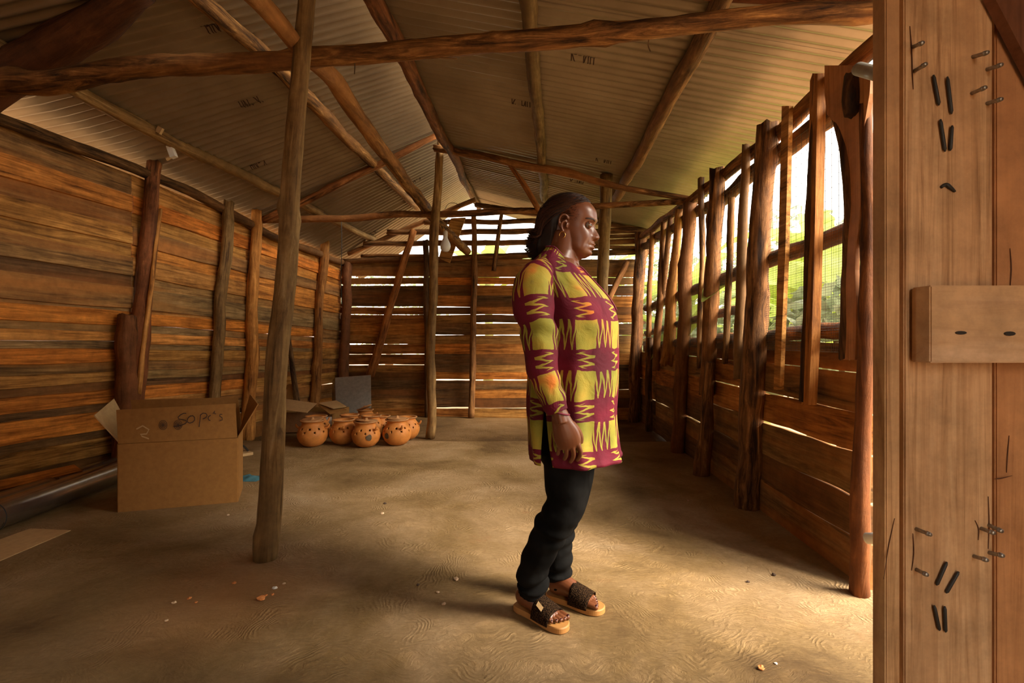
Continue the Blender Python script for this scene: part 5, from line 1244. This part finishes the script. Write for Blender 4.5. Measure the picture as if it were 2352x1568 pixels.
k6 = 1 / FPX
sleeve([P(1268, 612, 1.82), P(1243, 632, 1.76), P(1225, 662, 1.72), P(1226, 705, 1.695), P(1235, 750, 1.68), P(1242, 800, 1.665), P(1247, 850, 1.655), P(1264, 900, 1.645), P(1281, 945, 1.638)],
       [(.040, .040), (.060, .060), (.074, .072), (.073, .070), (.066, .062), (.061, .058), (.055, .052), (.044, .043), (.038, .036)], 'sleeve', .030)
sleeve([P(1300, 618, 1.95), P(1306, 640, 2.02), P(1310, 700, 2.07), P(1312, 800, 2.12), P(1330, 900, 2.13), P(1338, 950, 2.13)], [(.04, .04), (.058, .058), (.062, .06), (.056, .054), (.042, .042), (.037, .036)], 'sleeve', .07)
cu = [P(1281, 945, 1.638) + Vector((.039 * math.cos(a_), .036 * math.sin(a_), -.010 * math.cos(a_))) for a_ in [i * PI / 12 for i in range(25)]]
MB().add(tubeV(cu, [(.0035, .003)] * 25, 6)).build('cuff', M_BAND, tunic, True)
# ---- jeans
jm = MB()
def leg(path, rads, sd):
    pp, rr = smoothpath(path, rads, 9); seg = 32; V2, F2 = tubeV(pp, rr, seg, up=Vector((1, 0, 0))); n = len(pp); out = []
    for i, p in enumerate(V2[:n * seg]):
        ii = i // seg; t_ = ii / n; c = pp[ii]; n_ = (p - c).normalized()
        w1 = .010 * G(t_ - .84, .13) * math.sin(t_ * 52 + n_.x * 1.6 + sd) + .006 * G(t_ - .48, .10) * math.sin(t_ * 60 + n_.x * 2 + sd) + .003 * mnoise.noise(Vector((n_.x * 2, n_.y * 2, t_ * 14 + sd)))
        w1 *= min(1, (1 - t_) * 10)
        out.append(p + n_ * w1)
    jm.add((out + V2[n * seg:], F2))
leg(near_leg[:-1] + [P(1219, 1362, 1.872)], [(.098, .098), (.088, .086), (.078, .076), (.074, .070), (.070, .066), (.062, .060), (.059, .058), (.057, .055), (.054, .053)], 0)
leg(far_leg[:-1] + [P(1285, 1344, 2.0)], [(.098, .098), (.084, .084), (.074, .074), (.070, .068), (.064, .062), (.060, .058), (.058, .056), (.050, .050), (.048, .047)], 2)
jm.add(ringloft([(Vector((xc(1310), YP + .01, zc(1075))), .085, .13), (Vector((xc(1310), YP + .01, zc(1030))), .135, .172), (Vector((xc(1312), YP, zc(960))), .15, .178), (Vector((xc(1314), YP, zc(880))), .145, .16)]))
jo = jm.build('jeans', M_JEAN, woman, True); md = jo.modifiers.new('r', 'REMESH'); md.mode = 'VOXEL'; md.voxel_size = .005; ms = jo.modifiers.new('s', 'SMOOTH'); ms.iterations = 2
bpy.context.view_layer.update(); bake(jo); jo.data.polygons.foreach_set('use_smooth', [True] * len(jo.data.polygons))
if not jo.data.materials: jo.data.materials.append(M_JEAN)
# ---- sandals
M_SOLE = plain('tan_sole', (.42, .19, .05), .6, vary=.12, scale=20, bump=.05)
def weave():
    m, nt, b = newmat('woven_strap'); L = nt.links; tcn = N(nt, 'ShaderNodeTexCoord')
    wv = N(nt, 'ShaderNodeTexVoronoi', Scale=210); L.new(tcn.outputs['Object'], wv.inputs['Vector']); r = ramp(nt, [(.2, (.060, .030, .013)), (.6, (.012, .006, .003))], wv.outputs['Distance']); L.new(r.outputs[0], b.inputs['Base Color']); b.inputs['Roughness'].default_value = .9; b.inputs['Specular IOR Level'].default_value = .06
    bp = N(nt, 'ShaderNodeBump', Strength=.9, Distance=.003); bp.invert = True; L.new(wv.outputs['Distance'], bp.inputs['Height']); L.new(bp.outputs[0], b.inputs['Normal']); return m
M_WEAVE = weave()
outline = [(-.012, .0), (-.006, .022), (.015, .033), (.06, .033), (.11, .036), (.16, .045), (.205, .047), (.238, .036), (.254, .012), (.254, -.014), (.240, -.034), (.205, -.044), (.16, -.043), (.11, -.036), (.06, -.032), (.015, -.032), (-.006, -.021)]
for (M, L_, sgn) in feet:
    K = L_ / .24; sd_ = empty('sandal', (M.translation.x, M.translation.y, 0), parent=woman)
    pts, _ = smoothpath([Vector((x_, y_ * -sgn, 0)) for x_, y_ in outline] + [Vector((outline[0][0], outline[0][1], 0))], [1] * (len(outline) + 1), 4); pts = pts[:-1]
    V = []; n = len(pts)
    for (zz, sc2) in ((.003, .985), (.0055, 1.0), (SOLE - .004, 1.0), (SOLE, .97)):
        for p in pts: V.append(M @ Vector((((p.x - .12) * sc2 + .12) * K, p.y * sc2 * K, zz - SOLE)))
    Fc = [(i * n + j, i * n + (j + 1) % n, (i + 1) * n + (j + 1) % n, (i + 1) * n + j) for i in range(3) for j in range(n)]; Fc += [tuple(range(n - 1, -1, -1)), tuple(3 * n + j for j in range(n))]
    MB().add((V, Fc)).build('sole', M_SOLE, sd_)
    V = []; na, nb2 = 24, 10
    for i in range(nb2 + 1):
        xx = .112 + (.198 - .112) * i / nb2; ht = np.interp(xx, [.11, .20], [.078, .046]); wd = np.interp(xx, [.11, .16, .20], [.046, .052, .053])
        for j in range(na + 1):
            a_ = PI * j / na; cz_ = math.cos(a_); sz = math.sin(a_)
            V.append(M @ Vector(((xx + .010 * sz - .004) * K, wd * math.copysign(abs(cz_) ** .75, cz_) * K, (ht * sz ** .8 - .006) * K)))
    Fc = [(i * (na + 1) + j, i * (na + 1) + j + 1, (i + 1) * (na + 1) + j + 1, (i + 1) * (na + 1) + j) for i in range(nb2) for j in range(na)]
    org = sum(V, Vector()) / len(V); st = mk('strap', [v - org for v in V], Fc, M_WEAVE, sd_, Matrix.Translation(org), True)
    m_ = st.modifiers.new('t', 'SOLIDIFY'); m_.thickness = .004; m_.offset = 0; bpy.context.view_layer.update(); bake(st)
    if sgn < 0:
        side_y = -1
        q4 = []
        for (xx, a_) in ((.128, 2.35), (.158, 2.45), (.158, 2.10), (.128, 2.00)):
            ht = np.interp(xx, [.11, .20], [.078, .046]); wd = np.interp(xx, [.11, .16, .20], [.046, .052, .053]); cz_ = math.cos(a_); sz = math.sin(a_)
            q4.append(M @ Vector(((xx + .010 * sz - .004) * K, wd * 1.06 * math.copysign(abs(cz_) ** .75, cz_) * K, ((ht + .004) * sz ** .8 - .006) * K)))
        MB().slab(q4, .0015).build('brand_tag', M_CARDP, sd_)['label'] = 'small cream fabric tag'
    for i in range(5):
        yy = -sgn * .033 + sgn * .0165 * i + (0 if i else -sgn * .002); tipx = (.238, .236, .229, .220, .209)[i]; rn = (.0075, .0050, .0046, .0044, .004)[i]
        V, Fc = sph((0, 0, 0), rn, None, 12, 6, 0, PI, (1.0, .9, .35)); MB().add(([M @ Vector(((tipx - .006) * K + v_.x, yy * K + v_.y, (.0195 if i == 0 else .0165) * K + v_.z)) for v_ in V], Fc)).build('toenail', M_NAILP, woman, True)
